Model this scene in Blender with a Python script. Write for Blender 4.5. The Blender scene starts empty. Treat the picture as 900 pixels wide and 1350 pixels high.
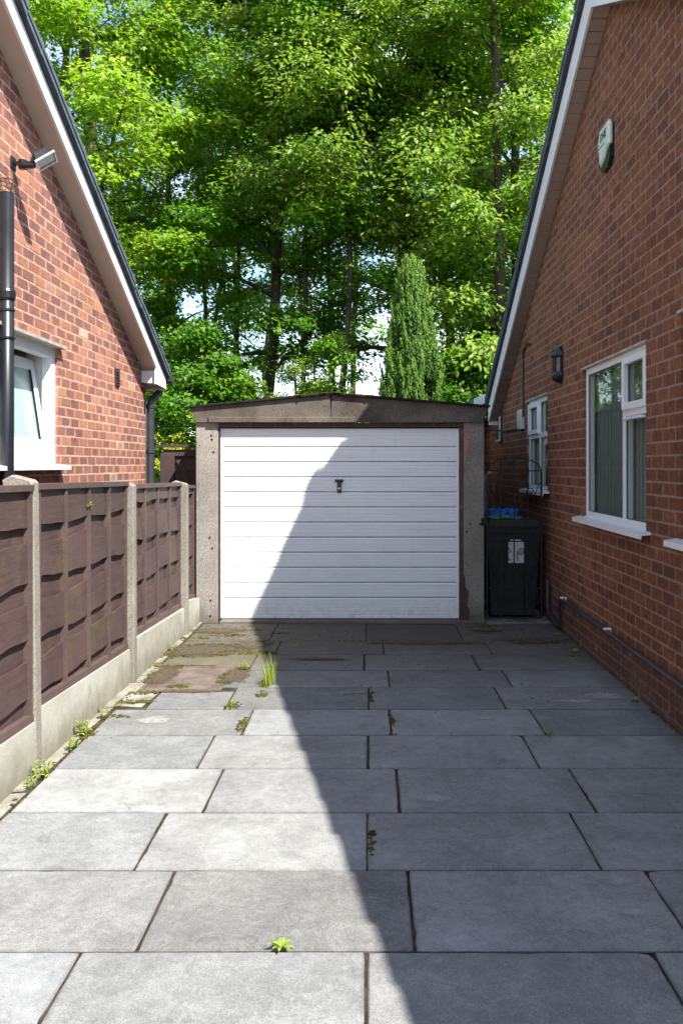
import bpy, math, random
import numpy as np
from mathutils import Vector, Matrix
sc = bpy.context.scene
COL = sc.collection
R = math.radians
random.seed(7)

# ------------------------------------------------------------------ camera, light, exposure
F = 1194.0                       # focal length in pixels of the 900x1350 photograph
EYE = 1.6
cam = bpy.data.cameras.new("camera")
cam.sensor_fit = 'VERTICAL'; cam.sensor_height = 36.0; cam.lens = 36.0 * F / 1350.0
cam.shift_x = -35.0 / 1350.0; cam.shift_y = -62.0 / 1350.0
cam.clip_start = 0.05; cam.clip_end = 2000
camo = bpy.data.objects.new("camera", cam); COL.objects.link(camo)
camo.location = (0, 0, EYE); camo.rotation_euler = (R(90), 0, 0)
sc.camera = camo

SUN = Vector((-0.555, 0.56, -1.0)).normalized()     # direction the light travels
SUN_EL = math.asin(-SUN.z)
SUN_ROT = math.atan2(-SUN.x, -SUN.y)
w = bpy.data.worlds.new("World"); sc.world = w; w.use_nodes = True
wn = w.node_tree; bg = wn.nodes["Background"]
sky = wn.nodes.new("ShaderNodeTexSky"); sky.sky_type = 'NISHITA'; sky.sun_disc = False
sky.sun_elevation = SUN_EL; sky.sun_rotation = SUN_ROT
sky.air_density = 1.1; sky.dust_density = .25; sky.ozone_density = 1.6
tc = wn.nodes.new("ShaderNodeTexCoord")
cn = wn.nodes.new("ShaderNodeTexNoise"); cn.inputs["Scale"].default_value = 5.0; cn.inputs["Detail"].default_value = 6
cr = wn.nodes.new("ShaderNodeValToRGB"); cr.color_ramp.elements[0].position = 0.50; cr.color_ramp.elements[1].position = 0.68
cmx = wn.nodes.new("ShaderNodeMixRGB"); cmx.inputs[2].default_value = (9.5, 9.8, 10.2, 1)
cmx.inputs[0].default_value = 0
wn.links.new(tc.outputs["Generated"], cn.inputs["Vector"]); wn.links.new(cn.outputs[0], cr.inputs[0])
cml = wn.nodes.new("ShaderNodeMath"); cml.operation = 'MULTIPLY'; cml.inputs[1].default_value = 0.5
wn.links.new(cr.outputs[0], cml.inputs[0]); wn.links.new(cml.outputs[0], cmx.inputs[0])
wn.links.new(sky.outputs[0], cmx.inputs[1]); wn.links.new(cmx.outputs[0], bg.inputs[0])
bg.inputs[1].default_value = 0.118
sl = bpy.data.lights.new("sun", 'SUN'); sl.energy = 4.7; sl.angle = R(0.6); sl.color = (1.0, 0.955, 0.88)
so = bpy.data.objects.new("sun", sl); COL.objects.link(so)
so.rotation_euler = SUN.to_track_quat('-Z', 'Y').to_euler(); so.location = (3, -5, 12)
sc.view_settings.view_transform = 'Standard'; sc.view_settings.look = 'None'
sc.view_settings.exposure = 1.35; sc.view_settings.gamma = 1.0
try:
    sc.cycles.max_bounces = 7; sc.cycles.transparent_max_bounces = 8
    sc.cycles.diffuse_bounces = 4; sc.cycles.caustics_reflective = False; sc.cycles.caustics_refractive = False
except Exception: pass

# ------------------------------------------------------------------ helpers
W = {}
def reg(o, wl, parent):
    COL.objects.link(o)
    wl = Vector(wl); W[o.name] = wl
    if parent is not None:
        o.parent = parent; o.location = wl - W[parent.name]
    else: o.location = wl
    return o
def tag(o, label=None, cat=None, group=None, kind=None):
    if label: o['label'] = label
    if cat: o['category'] = cat
    if group: o['group'] = group
    if kind: o['kind'] = kind
    return o
def thing(name, loc, label, cat, group=None):
    o = bpy.data.objects.new(name, None); o.empty_display_size = 0.2
    reg(o, loc, None); return tag(o, label, cat, group)
def mesh_from(name, v, f, mat, smooth=False):
    me = bpy.data.meshes.new(name); me.from_pydata([tuple(p) for p in v], [], f)
    if smooth: me.polygons.foreach_set("use_smooth", [True] * len(me.polygons))
    if mat: me.materials.append(mat)
    me.update(); return me
def inst(name, me, loc, parent=None, rot=None, scale=None, color=None):
    o = bpy.data.objects.new(name, me); reg(o, loc, parent)
    if rot: o.rotation_euler = rot
    if scale: o.scale = scale
    if color: o.color = color
    return o

class MB:
    def __init__(s): s.v = []; s.f = []
    def add(s, vs, fs):
        b = len(s.v); s.v += [tuple(p) for p in vs]; s.f += [tuple(i + b for i in q) for q in fs]
    def box(s, x0, x1, y0, y1, z0, z1, ch=0.0):
        if x0 > x1: x0, x1 = x1, x0
        if y0 > y1: y0, y1 = y1, y0
        if z0 > z1: z0, z1 = z1, z0
        if ch <= 0:
            s.add([(x0,y0,z0),(x1,y0,z0),(x1,y1,z0),(x0,y1,z0),(x0,y0,z1),(x1,y0,z1),(x1,y1,z1),(x0,y1,z1)],
                  [(0,3,2,1),(4,5,6,7),(0,1,5,4),(1,2,6,5),(2,3,7,6),(3,0,4,7)])
        else:
            c = min(ch, (x1-x0)*.45, (y1-y0)*.45, (z1-z0)*.45)
            V = []
            for sx in (0,1):
                for sy in (0,1):
                    for sz in (0,1):
                        X=(x0,x1)[sx]; Y=(y0,y1)[sy]; Z=(z0,z1)[sz]
                        dx=(c,-c)[sx]; dy=(c,-c)[sy]; dz=(c,-c)[sz]
                        V += [(X,Y+dy,Z+dz),(X+dx,Y,Z+dz),(X+dx,Y+dy,Z)]
            def i(sx,sy,sz,a): return (sx*4+sy*2+sz)*3+a
            Fc = []
            for a in (0,1):
                q=[i(a,0,0,0),i(a,1,0,0),i(a,1,1,0),i(a,0,1,0)]; Fc.append(q if a else q[::-1])
                q=[i(0,a,0,1),i(1,a,0,1),i(1,a,1,1),i(0,a,1,1)]; Fc.append(q[::-1] if a else q)
                q=[i(0,0,a,2),i(1,0,a,2),i(1,1,a,2),i(0,1,a,2)]; Fc.append(q if a else q[::-1])
            for a in (0,1):
                for b in (0,1):
                    Fc.append([i(0,a,b,1),i(1,a,b,1),i(1,a,b,2),i(0,a,b,2)])
                    Fc.append([i(a,0,b,0),i(a,1,b,0),i(a,1,b,2),i(a,0,b,2)])
                    Fc.append([i(a,b,0,0),i(a,b,1,0),i(a,b,1,1),i(a,b,0,1)])
                    for d in (0,1): Fc.append([i(a,b,d,0),i(a,b,d,1),i(a,b,d,2)])
            s.add(V, Fc)
    def prism(s, poly, axis, a, b):
        """poly: list of 2-D points in the plane across axis, extruded a..b"""
        n = len(poly)
        def P(p, t):
            if axis == 'x': return (t, p[0], p[1])
            if axis == 'y': return (p[0], t, p[1])
            return (p[0], p[1], t)
        V = [P(p, a) for p in poly] + [P(p, b) for p in poly]
        Fc = [tuple(range(n))[::-1], tuple(range(n, 2*n))]
        for k in range(n): Fc.append((k, (k+1) % n, n+(k+1) % n, n+k))
        s.add(V, Fc)
    def tube(s, pts, rad, n=8, cap=True):
        pts = [Vector(p) for p in pts]
        if not hasattr(rad, '__len__'): rad = [rad]*len(pts)
        V = []; Fc = []; up = None
        for k, p in enumerate(pts):
            t = (pts[min(k+1, len(pts)-1)] - pts[max(k-1, 0)])
            if t.length < 1e-9: t = Vector((0,0,1))
            t.normalize()
            if up is None:
                a = Vector((0,0,1)) if abs(t.z) < .9 else Vector((1,0,0))
                up = t.cross(a).normalized()
            else:
                up = (up - t*up.dot(t))
                if up.length < 1e-6: up = t.orthogonal()
                up.normalize()
            sd = t.cross(up)
            for j in range(n):
                A = 2*math.pi*j/n
                V.append(p + (up*math.cos(A) + sd*math.sin(A))*rad[k])
        for k in range(len(pts)-1):
            for j in range(n):
                a = k*n+j; b = k*n+(j+1) % n
                Fc.append((a, b, b+n, a+n))
        if cap:
            Fc.append(tuple(range(n))[::-1]); Fc.append(tuple(range((len(pts)-1)*n, len(pts)*n)))
        s.add(V, Fc)
    def build(s, name, mat, parent=None, smooth=False, color=None):
        A = np.array(s.v); c = (A.min(0)+A.max(0))/2
        me = mesh_from(name, A-c, s.f, mat, smooth)
        o = bpy.data.objects.new(name, me); reg(o, c, parent)
        if color: o.color = color
        return o
    def fix(s, me): pass

def recalc(o):
    import bmesh
    bm = bmesh.new(); bm.from_mesh(o.data); bmesh.ops.recalc_face_normals(bm, faces=bm.faces); bm.to_mesh(o.data); bm.free()
    return o

# ------------------------------------------------------------------ material helper
class M:
    def __init__(s, name, rough=0.8, spec=0.3, metal=0.0):
        s.m = bpy.data.materials.new(name); s.m.use_nodes = True
        s.t = s.m.node_tree; s.b = s.t.nodes["Principled BSDF"]; s.out = s.t.nodes["Material Output"]
        s.b.inputs["Roughness"].default_value = rough; s.b.inputs["Metallic"].default_value = metal
        s.b.inputs["Specular IOR Level"].default_value = spec
        s._pos = None
    def n(s, t, **k):
        x = s.t.nodes.new("ShaderNode"+t)
        for a, v in k.items(): setattr(x, a, v)
        return x
    def put(s, sock, v):
        if isinstance(v, bpy.types.NodeSocket): s.t.links.new(v, sock)
        elif isinstance(v, (tuple, list)):
            v = tuple(v)
            if len(v) == 3 and sock.type == 'RGBA': v = v+(1,)
            sock.default_value = v
        else: sock.default_value = v
    def pos(s):
        if s._pos is None: s._pos = s.n("NewGeometry").outputs["Position"]
        return s._pos
    def objc(s): return s.n("TexCoord").outputs["Object"]
    def xyz(s, v=None):
        x = s.n("SeparateXYZ"); s.put(x.inputs[0], v if v is not None else s.pos()); return x.outputs
    def comb(s, x, y, z):
        c = s.n("CombineXYZ")
        for i, v in enumerate((x, y, z)): s.put(c.inputs[i], v)
        return c.outputs[0]
    def ma(s, op, a, b=0.0, c=None):
        x = s.n("Math", operation=op); s.put(x.inputs[0], a); s.put(x.inputs[1], b)
        if c is not None: s.put(x.inputs[2], c)
        return x.outputs[0]
    def vscale(s, v, k):
        x = s.n("VectorMath", operation='MULTIPLY'); s.put(x.inputs[0], v); s.put(x.inputs[1], k); return x.outputs[0]
    def noise(s, scale, detail=4, rough=.55, v=None, dist=0.0):
        x = s.n("TexNoise"); s.put(x.inputs["Vector"], v if v is not None else s.pos())
        x.inputs["Scale"].default_value = scale; x.inputs["Detail"].default_value = detail
        x.inputs["Roughness"].default_value = rough; x.inputs["Distortion"].default_value = dist
        return x.outputs[0]
    def vor(s, scale, v=None, feature='F1'):
        x = s.n("TexVoronoi", feature=feature); s.put(x.inputs["Vector"], v if v is not None else s.pos())
        x.inputs["Scale"].default_value = scale
        return x.outputs
    def white(s, v):
        x = s.n("TexWhiteNoise"); s.put(x.inputs["Vector"], v); return x.outputs
    def ramp(s, f, stops, interp='LINEAR'):
        x = s.n("ValToRGB"); s.put(x.inputs[0], f); e = x.color_ramp.elements; x.color_ramp.interpolation = interp
        while len(e) < len(stops): e.new(.5)
        for k, (p, c) in enumerate(stops):
            e[k].position = p
            if not isinstance(c, (tuple, list)): c = (c, c, c)
            e[k].color = tuple(c)[:3]+(1,)
        return x.outputs[0]
    def rng(s, f, a, b, lo=0.0, hi=1.0):
        x = s.n("MapRange"); s.put(x.inputs[0], f)
        for i, v in zip((1, 2, 3, 4), (a, b, lo, hi)): x.inputs[i].default_value = v
        return x.outputs[0]
    def mix(s, f, a, b, mode='MIX'):
        x = s.n("MixRGB", blend_type=mode); s.put(x.inputs[0], f); s.put(x.inputs[1], a); s.put(x.inputs[2], b)
        return x.outputs[0]
    def col(s, c): s.put(s.b.inputs["Base Color"], c); return s
    def rough(s, c): s.put(s.b.inputs["Roughness"], c); return s
    def bump(s, h, strength=.5, dist=.01):
        x = s.n("Bump"); x.inputs["Strength"].default_value = strength; x.inputs["Distance"].default_value = dist
        s.put(x.inputs["Height"], h)
        if s.b.inputs["Normal"].is_linked:
            s.t.links.new(s.b.inputs["Normal"].links[0].from_socket, x.inputs["Normal"])
        s.t.links.new(x.outputs[0], s.b.inputs["Normal"]); return s

def plain(name, c, rough=.5, spec=.4, var=.12, scale=6, metal=0, bump=0.0):
    g = M(name, rough, spec, metal)
    nz = g.noise(scale, 5)
    k = g.rng(nz, .3, .7, 1-var, 1+var)
    g.col(g.mix(1.0, tuple(c), k, 'MULTIPLY'))
    if bump: g.bump(g.noise(scale*12, 3), .4, bump)
    return g.m

def brick_mat(name, ch, L, z0, stops, flash, speck, base_dirt, dark=(.10, .045, .042)):
    g = M(name, .86, .2)
    x, y, z = g.xyz()
    zz = g.ma('DIVIDE', g.ma('SUBTRACT', z, z0), ch)
    row = g.ma('FLOOR', zz)
    uu = g.ma('ADD', g.ma('DIVIDE', y, L), g.ma('MULTIPLY', row, .5))
    cu = g.ma('FLOOR', uu)
    cell = g.comb(row, cu, 3.7)
    wn_ = g.white(cell)
    c = g.ramp(wn_[0], stops)
    r2 = g.white(g.comb(cu, row, 9.1))[0]
    fu = g.ma('FRACT', uu); fz = g.ma('FRACT', zz)
    # darker fired heart of the brick, orange at the edges
    du = g.ma('ABSOLUTE', g.ma('SUBTRACT', fu, .5)); dz = g.ma('ABSOLUTE', g.ma('SUBTRACT', fz, .5))
    d = g.ma('MAXIMUM', du, g.ma('MULTIPLY', dz, 1.0))
    d = g.ma('ADD', d, g.ma('MULTIPLY', g.ma('SUBTRACT', g.noise(22, 4), .5), .3))
    heart = g.rng(d, .43, .30, 0, 1)
    hr = g.ma('MULTIPLY', heart, g.rng(r2, .05, .7, 0, flash))
    c = g.mix(hr, c, dark)
    mott = g.noise(30, 8, .8)
    c = g.mix(1, c, g.rng(mott, .3, .72, 1-speck, 1+speck*.8), 'MULTIPLY')
    big = g.noise(.9, 4)
    c = g.mix(1, c, g.rng(big, .3, .7, .84, 1.14), 'MULTIPLY')
    mid = g.noise(11, 6, .75)
    c = g.mix(1, c, g.rng(mid, .3, .7, .80, 1.2), 'MULTIPLY')
    if base_dirt > 0:      # rain streaks below the sills and down the wall
        st = g.noise(3.2, 6, .7, g.vscale(g.pos(), (1, 3.0, .35)))
        c = g.mix(g.rng(st, .54, .70, 0, .38), c, (.075, .050, .040))
    # pale bloom and mortar smears
    bl = g.rng(g.noise(9, 7, .75), .62, .78, 0, .45)
    c = g.mix(bl, c, (.36, .27, .21))
    if base_dirt > 0:
        dm = g.rng(g.ma('ADD', z, g.ma('MULTIPLY', g.ma('SUBTRACT', g.noise(3.5, 4), .5), .25)), base_dirt+.10, base_dirt-.12, 0, .50)
        c = g.mix(dm, c, (.062, .046, .044))
        ef = g.ma('MULTIPLY', g.rng(g.noise(6, 6, .7), .58, .7, 0, .6), g.rng(z, .5, .12, 0, 1))
        c = g.mix(ef, c, (.34, .31, .28))
    g.col(c)
    h = g.ma('ADD', g.ma('MULTIPLY', g.noise(55, 5, .7), 1.0), g.ma('MULTIPLY', g.vor(85)[0], .5))
    g.bump(h, .85, .004)
    return g.m

# palette
MT = {}
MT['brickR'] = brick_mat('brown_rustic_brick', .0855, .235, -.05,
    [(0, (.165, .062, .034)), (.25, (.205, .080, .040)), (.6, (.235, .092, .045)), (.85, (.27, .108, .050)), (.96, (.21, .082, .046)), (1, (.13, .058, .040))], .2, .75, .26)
MT['brickW'] = brick_mat('orange_wing_brick', .0855, .235, -.05,
    [(0, (.22, .075, .040)), (.5, (.32, .105, .05)), (1, (.38, .14, .07))], .2, .3, 0)
MT['brickL'] = brick_mat('red_multi_brick', .0765, .225, -.007,
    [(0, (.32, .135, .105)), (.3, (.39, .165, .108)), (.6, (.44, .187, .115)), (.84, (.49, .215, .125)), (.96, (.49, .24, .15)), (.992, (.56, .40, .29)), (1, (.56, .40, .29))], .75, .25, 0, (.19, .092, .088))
def mortar(name, c, dirt=0):
    g = M(name, .95, .1)
    k = g.rng(g.noise(30, 6, .7), .25, .75, .72, 1.2)
    cc = g.mix(1, tuple(c), k, 'MULTIPLY')
    cc = g.mix(g.rng(g.noise(2.2, 4), .5, .72, 0, .4), cc, tuple(v*.5 for v in c))
    if dirt:
        z = g.xyz()[2]; cc = g.mix(g.rng(z, dirt+.10, dirt-.10, 0, .5), cc, (.06, .05, .045))
    g.col(cc); g.bump(g.noise(140, 4, .7), .6, .003); return g.m
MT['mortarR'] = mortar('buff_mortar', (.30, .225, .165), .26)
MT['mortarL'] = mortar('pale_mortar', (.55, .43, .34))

def concrete(name, base, dark, speck=.5, pit=0, moss=0, scale=1.0, rough=.9):
    g = M(name, rough, .2)
    n1 = g.noise(2.2*scale, 6, .6); n2 = g.noise(90*scale, 4, .8)
    c = g.mix(g.rng(n1, .32, .68), tuple(dark), tuple(base))
    c = g.mix(1, c, g.rng(n2, .28, .72, 1-speck, 1+speck), 'MULTIPLY')
    v = g.vor(55*scale)
    c = g.mix(g.rng(v[0], .0, .2, .5*speck, 0), c, tuple(min(1, b*2.0) for b in base))
    vd = g.vor(23*scale, g.vscale(g.pos(), (1, 1.1, .93)))
    pm = g.rng(vd[0], .10, .15, 1, 0)
    if pit:
        sel = g.rng(g.noise(7, 3), .5, .56, 0, 1)
        pmm = g.ma('MULTIPLY', pm, sel)
        c = g.mix(g.ma('MULTIPLY', pmm, .85), c, (.02, .018, .016))
    if moss:
        mm = g.rng(g.noise(5.5*scale, 7, .7), .60, .70, 0, moss)
        c = g.mix(mm, c, (.10, .11, .03))
    g.col(c)
    g.bump(g.noise(120*scale, 5, .75), .7, .003)
    if pit: g.bump(g.ma('MULTIPLY', pmm, -1.0), 1.0, .006)
    return g.m
MT['pillar'] = concrete('pebbly_pillar_concrete', (.30, .28, .25), (.19, .172, .148), .6, 1, .2)
MT['fascia'] = concrete('weathered_fascia_concrete', (.165, .142, .116), (.055, .045, .037), .65, 1, .2)
MT['post'] = concrete('fence_post_concrete', (.27, .252, .22), (.175, .16, .13), .55, 0, .2)
MT['gravel'] = concrete('gravel_board_concrete', (.46, .455, .41), (.32, .31, .26), .25, 0, .35)
g = MT['gravel'].node_tree; 
def foot_dirt(m, z0, z1, col, amt):
    t = m.node_tree; b = t.nodes["Principled BSDF"]; src = b.inputs["Base Color"].links[0].from_socket
    geo = t.nodes.new("ShaderNodeNewGeometry"); sp = t.nodes.new("ShaderNodeSeparateXYZ"); t.links.new(geo.outputs["Position"], sp.inputs[0])
    nz = t.nodes.new("ShaderNodeTexNoise"); nz.inputs["Scale"].default_value = 7; nz.inputs["Detail"].default_value = 7; nz.inputs["Roughness"].default_value = .7; t.links.new(geo.outputs["Position"], nz.inputs["Vector"])
    ad = t.nodes.new("ShaderNodeMath"); ad.operation = 'MULTIPLY_ADD'; t.links.new(nz.outputs[0], ad.inputs[0]); ad.inputs[1].default_value = .34; t.links.new(sp.outputs[2], ad.inputs[2])
    mr = t.nodes.new("ShaderNodeMapRange"); t.links.new(ad.outputs[0], mr.inputs[0]); mr.inputs[1].default_value = z1+.17; mr.inputs[2].default_value = z0+.17; mr.inputs[3].default_value = 0; mr.inputs[4].default_value = amt
    mx = t.nodes.new("ShaderNodeMixRGB"); t.links.new(mr.outputs[0], mx.inputs[0]); t.links.new(src, mx.inputs[1]); mx.inputs[2].default_value = tuple(col)+(1,); t.links.new(mx.outputs[0], b.inputs["Base Color"])
foot_dirt(MT['gravel'], .0, .22, (.15, .135, .09), .75); foot_dirt(MT['pillar'], .0, .25, (.09, .08, .06), .7); foot_dirt(MT['post'], 0, .12, (.14, .13, .09), .5)
MT['edging'] = concrete('broken_mortar_edging', (.36, .34, .295), (.13, .112, .08), .5, 1, .55, 1.6)

# paving slab: object colour carries the slab's own tone
def slab_mat():
    g = M('pressed_concrete_slab', .82, .25)
    oi = g.n("ObjectInfo"); p = g.pos()
    rnd = oi.outputs["Random"]
    off = g.n("VectorMath", operation='ADD'); g.put(off.inputs[0], p); g.put(off.inputs[1], g.comb(g.ma('MULTIPLY', rnd, 37), g.ma('MULTIPLY', rnd, 11), 0))
    v = off.outputs[0]
    c = oi.outputs["Color"]
    c = g.mix(1, c, g.rng(g.noise(3.2, 6, .62, v), .3, .7, .76, 1.20), 'MULTIPLY')
    c = g.mix(1, c, g.rng(g.noise(17, 7, .75, v, .6), .3, .7, .78, 1.20), 'MULTIPLY')
    c = g.mix(1, c, g.rng(g.noise(190, 3, .8, v), 0.28, .72, .55, 1.45), 'MULTIPLY')
    c = g.mix(g.rng(g.noise(420, 2, .8, v), .66, .76, 0, .5), c, (.62, .62, .60))
    x_w = g.xyz()[0]
    # faint wipe and scuff marks
    sc1 = g.noise(5.0, 8, .8, g.vscale(v, (1, .32, 1)), 2.2)
    c = g.mix(g.rng(sc1, .60, .74, 0, .30), c, (.42, .42, .41))
    sc2 = g.noise(26, 8, .8, g.vscale(v, (.35, 1.4, 1)), 3.5)
    c = g.mix(g.rng(sc2, .66, .78, 0, .28), c, (.52, .52, .51))
    rd = g.ma('ABSOLUTE', g.ma('SUBTRACT', g.noise(4.5, 6, .7, v, 3.0), .5))
    c = g.mix(g.rng(rd, .012, .0, 0, .30), c, (.50, .50, .49))
    rd2 = g.ma('ABSOLUTE', g.ma('SUBTRACT', g.noise(12, 5, .7, v, 4.0), .47))
    c = g.mix(g.ma('MULTIPLY', g.rng(rd2, .016, .0, 0, .42), g.rng(g.noise(2.6, 3, .5, v), .45, .6, 0, 1)), c, (.52, .52, .51))
    c = g.mix(g.rng(g.noise(60, 2, .5, v), .73, .76, 0, .6), c, (.05, .045, .035))
    px_ = g.xyz(v)[0]
    tx = g.ma('ABSOLUTE', g.ma('SUBTRACT', g.ma('ABSOLUTE', g.ma('ADD', x_w, .05)), .72))
    c = g.mix(g.ma('MULTIPLY', g.rng(tx, .16, .02, 0, .16), g.rng(g.noise(2.1, 5, .6), .35, .6, 0, 1)), c, (.06, .06, .06))
    # dark blotches
    c = g.mix(g.rng(g.noise(7.5, 5, .6, v), .60, .76, 0, .40), c, (.08, .08, .075))
    # dirt toward the garage and at the wall foot
    x, y, z = g.xyz()
    far = g.rng(g.ma('ADD', y, g.ma('MULTIPLY', g.ma('SUBTRACT', g.noise(1.6, 5), .5), 1.6)), 6.3, 7.9, 0, .82)
    c = g.mix(far, c, (.080, .066, .042))
    ms = g.ma('MULTIPLY', g.rng(g.noise(11, 7, .75), .50, .64, 0, .75), g.rng(y, 7.1, 8.4, 0, 1))
    c = g.mix(ms, c, (.036, .030, .017))
    # grime beside the slab's edges
    tcg = g.n("TexCoord").outputs["Object"]
    wf = g.rng(g.ma('ADD', g.ma('MULTIPLY', x, 1), g.ma('MULTIPLY', g.noise(5, 4), .2)), 1.78, 1.96, 0, .55)
    c = g.mix(wf, c, (.06, .055, .045))
    gx, gy_, gz_ = g.xyz(g.n("TexCoord").outputs["Generated"])
    ex = g.ma('ABSOLUTE', g.ma('SUBTRACT', gx, .5)); ey = g.ma('ABSOLUTE', g.ma('SUBTRACT', gy_, .5))
    en = g.ma('MULTIPLY', g.ma('SUBTRACT', g.noise(9, 6, .7), .5), .055)
    eg = g.ma('MAXIMUM', g.rng(g.ma('ADD', ex, en), .485, .505, 0, 1), g.rng(g.ma('ADD', ey, en), .478, .505, 0, 1))
    c = g.mix(g.ma('MULTIPLY', eg, .5), c, (.07, .065, .055))
    g.col(c)
    g.bump(g.noise(170, 5, .8, v), .55, .0025)
    g.bump(g.noise(6, 4, .6, v), .25, .006)
    return g.m
MT['slab'] = slab_mat()
g = M('dirt_in_joints', 1, .1)
cj = g.mix(g.rng(g.noise(9, 6, .7), .45, .6), (.040, .034, .024), (.085, .068, .045))
cj = g.mix(g.rng(g.noise(4.3, 5, .7), .56, .66, 0, .8), cj, (.045, .06, .016))
g.col(cj); g.bump(g.noise(90, 5, .8), 1, .008); MT['joint'] = g.m
g = M('woodland_ground', 1, .1)
g.col(g.mix(g.rng(g.noise(1.5, 6, .7), .4, .6), (.05, .042, .025), (.05, .075, .02))); g.bump(g.noise(20, 5), 1, .03); MT['ground'] = g.m

# painted things
def paint(name, c, rough=.35, dirt=.15, dcol=(.35, .33, .28), sc_=1.0):
    g = M(name, rough, .45)
    n1 = g.rng(g.noise(3*sc_, 6, .65), .45, .75, 0, dirt)
    n2 = g.rng(g.noise(40*sc_, 5, .8), .62, .75, 0, dirt)
    cc = g.mix(n1, tuple(c), dcol); cc = g.mix(n2, cc, dcol)
    g.col(cc); g.bump(g.noise(60, 3), .08, .002); return g
MT['upvc'] = paint('white_upvc', (.80, .81, .82), .28, .10).m
MT['barge'] = paint('white_barge_paint', (.78, .79, .80), .45, .16, (.40, .36, .30)).m
MT['soffitL'] = paint('soffit_cladding', (.62, .565, .52), .5, .25, (.45, .38, .32)).m
MT['soffitR'] = paint('soffit_planks', (.40, .35, .31), .6, .35, (.25, .20, .16)).m
MT['black'] = plain('black_plastic', (.010, .012, .016), .36, .5, .25, 9)
MT['darkgrey'] = plain('anthracite_pipe', (.035, .038, .045), .4, .5, .25, 9)
MT['iron'] = plain('black_wrought_iron', (.010, .010, .011), .55, .3, .3, 14)
MT['binp'] = plain('bin_plastic', (.016, .018, .022), .45, .4, .3, 5)
MT['blue'] = plain('blue_polythene', (.012, .11, .50), .35, .5, .4, 12, bump=.01)
MT['greenp'] = plain('green_polythene', (.07, .24, .13), .45, .4, .35, 10, bump=.01)
MT['label'] = plain('white_sticker', (.62, .64, .66), .5, .3, .08, 20)
MT['cream'] = plain('cream_plastic_pipe', (.50, .44, .32), .4, .4, .2, 8)
MT['grey_white'] = plain('offwhite_plastic', (.55, .53, .47), .5, .3, .12, 12)
MT['alu'] = plain('aluminium_rim', (.60, .60, .58), .35, .5, .15, 10, metal=.7)
MT['clearg'] = plain('lamp_glass', (.16, .17, .16), .12, .8, .3, 20)
MT['slate'] = plain('roof_tile_top', (.10, .13, .155), .6, .4, .3, 7, bump=.004)
MT['slate2'] = plain('roof_tile_underside', (.045, .048, .058), .75, .3, .35, 9, bump=.004)
MT['felt'] = plain('roof_felt', (.022, .020, .018), .9, .2, .4, 14, bump=.01)
MT['dark'] = plain('unlit_interior', (.35, .36, .33), .9, .1, .2, 2)
MT['hull'] = plain('rear_brickwork', (.22, .085, .05), .9, .1, .3, 6)
MT['alarmw'] = plain('alarm_cover', (.62, .68, .58), .4, .4, .06, 12)
MT['alarmd'] = plain('alarm_back', (.008, .018, .016), .3, .5, .2, 12)
MT['ink'] = plain('dark_green_print', (.02, .07, .05), .6, .2, .1, 12)
MT['wire'] = plain('rusty_wire', (.10, .05, .035), .8, .3, .4, 40)
MT['lead'] = plain('lintel_trim', (.42, .38, .33), .6, .3, .25, 15)

# garage door: white with dust and green algae near the bottom
g = M('white_garage_door', .38, .4)
x, y, z = g.xyz()
c = g.mix(g.rng(g.noise(1.3, 5), .35, .7, 0, .35), (.86, .88, .90), (.80, .82, .84))
c = g.mix(1, c, g.rng(g.noise(5, 5, .7, g.vscale(g.pos(), (.5, 1, 6))), .3, .7, .955, 1.03), 'MULTIPLY')
zb = g.ma('FRACT', g.ma('DIVIDE', g.ma('SUBTRACT', z, .0), .1544))
stk = g.noise(9, 7, .75, g.vscale(g.pos(), (3.0, 1, .5)))
c = g.mix(g.rng(stk, .52, .72, 0, .16), c, (.52, .53, .50))
low = g.ma('MULTIPLY', g.rng(z, 1.3, .1, 0, 1), g.rng(g.noise(3, 6, .75), .5, .7, 0, .22)); c = g.mix(low, c, (.55, .54, .48))
al = g.ma('MULTIPLY', g.rng(g.noise(16, 7, .8), .48, .72, 0, 1), g.rng(z, .24, .02, 0, .75))
c = g.mix(al, c, (.40, .42, .30))
sp = g.rng(g.noise(60, 3, .8), .74, .78, 0, .55); c = g.mix(sp, c, (.30, .28, .24))
g.col(c); g.bump(g.noise(2.0, 3, .5), .35, .02); MT['door'] = g.m
MT['groove'] = plain('door_groove_grime', (.24, .26, .23), .6, .3, .6, 7)
def timber(name, c, c2, moss=0.0, rough=.6, peel=0.0):
    g = M(name, rough, .3)
    v = g.vscale(g.pos(), (6, 1, 14))
    gr = g.noise(4, 8, .75, v, .8)
    cc = g.mix(g.rng(gr, .35, .65), tuple(c), tuple(c2))
    cc = g.mix(g.rng(g.noise(45, 5, .8), .60, .74, 0, .45), cc, (.20, .17, .15))
    cc = g.mix(g.rng(g.noise(1.7, 5), .42, .7, 0, .4), cc, tuple(v*1.5 for v in c2))
    if moss:
        mm = g.ma('MULTIPLY', g.rng(g.noise(3.1, 6, .7), .52, .66, 0, moss), g.rng(g.noise(24, 5, .8), .4, .6, .3, 1))
        cc = g.mix(mm, cc, (.20, .19, .05))
    if peel: cc = g.mix(g.rng(g.noise(13, 6, .75), .55, .6, 0, peel), cc, (.30, .20, .16))
    g.col(cc); g.bump(gr, .6, .004); g.bump(g.noise(80, 4, .8), .35, .002); return g.m
MT['fence'] = timber('brown_stained_boards', (.050, .030, .028), (.085, .053, .049), .25)
MT['batten'] = timber('brown_stained_battens', (.066, .043, .040), (.105, .070, .064), .3)
MT['gatew'] = timber('brown_gate_boards', (.045, .027, .027), (.070, .044, .043), 0)
MT['frame'] = timber('brown_door_frame', (.055, .028, .026), (.085, .048, .042), 0, .6, .35)
MT['pink'] = timber('peeled_primer_timber', (.26, .13, .10), (.36, .21, .17), 0)
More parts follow.
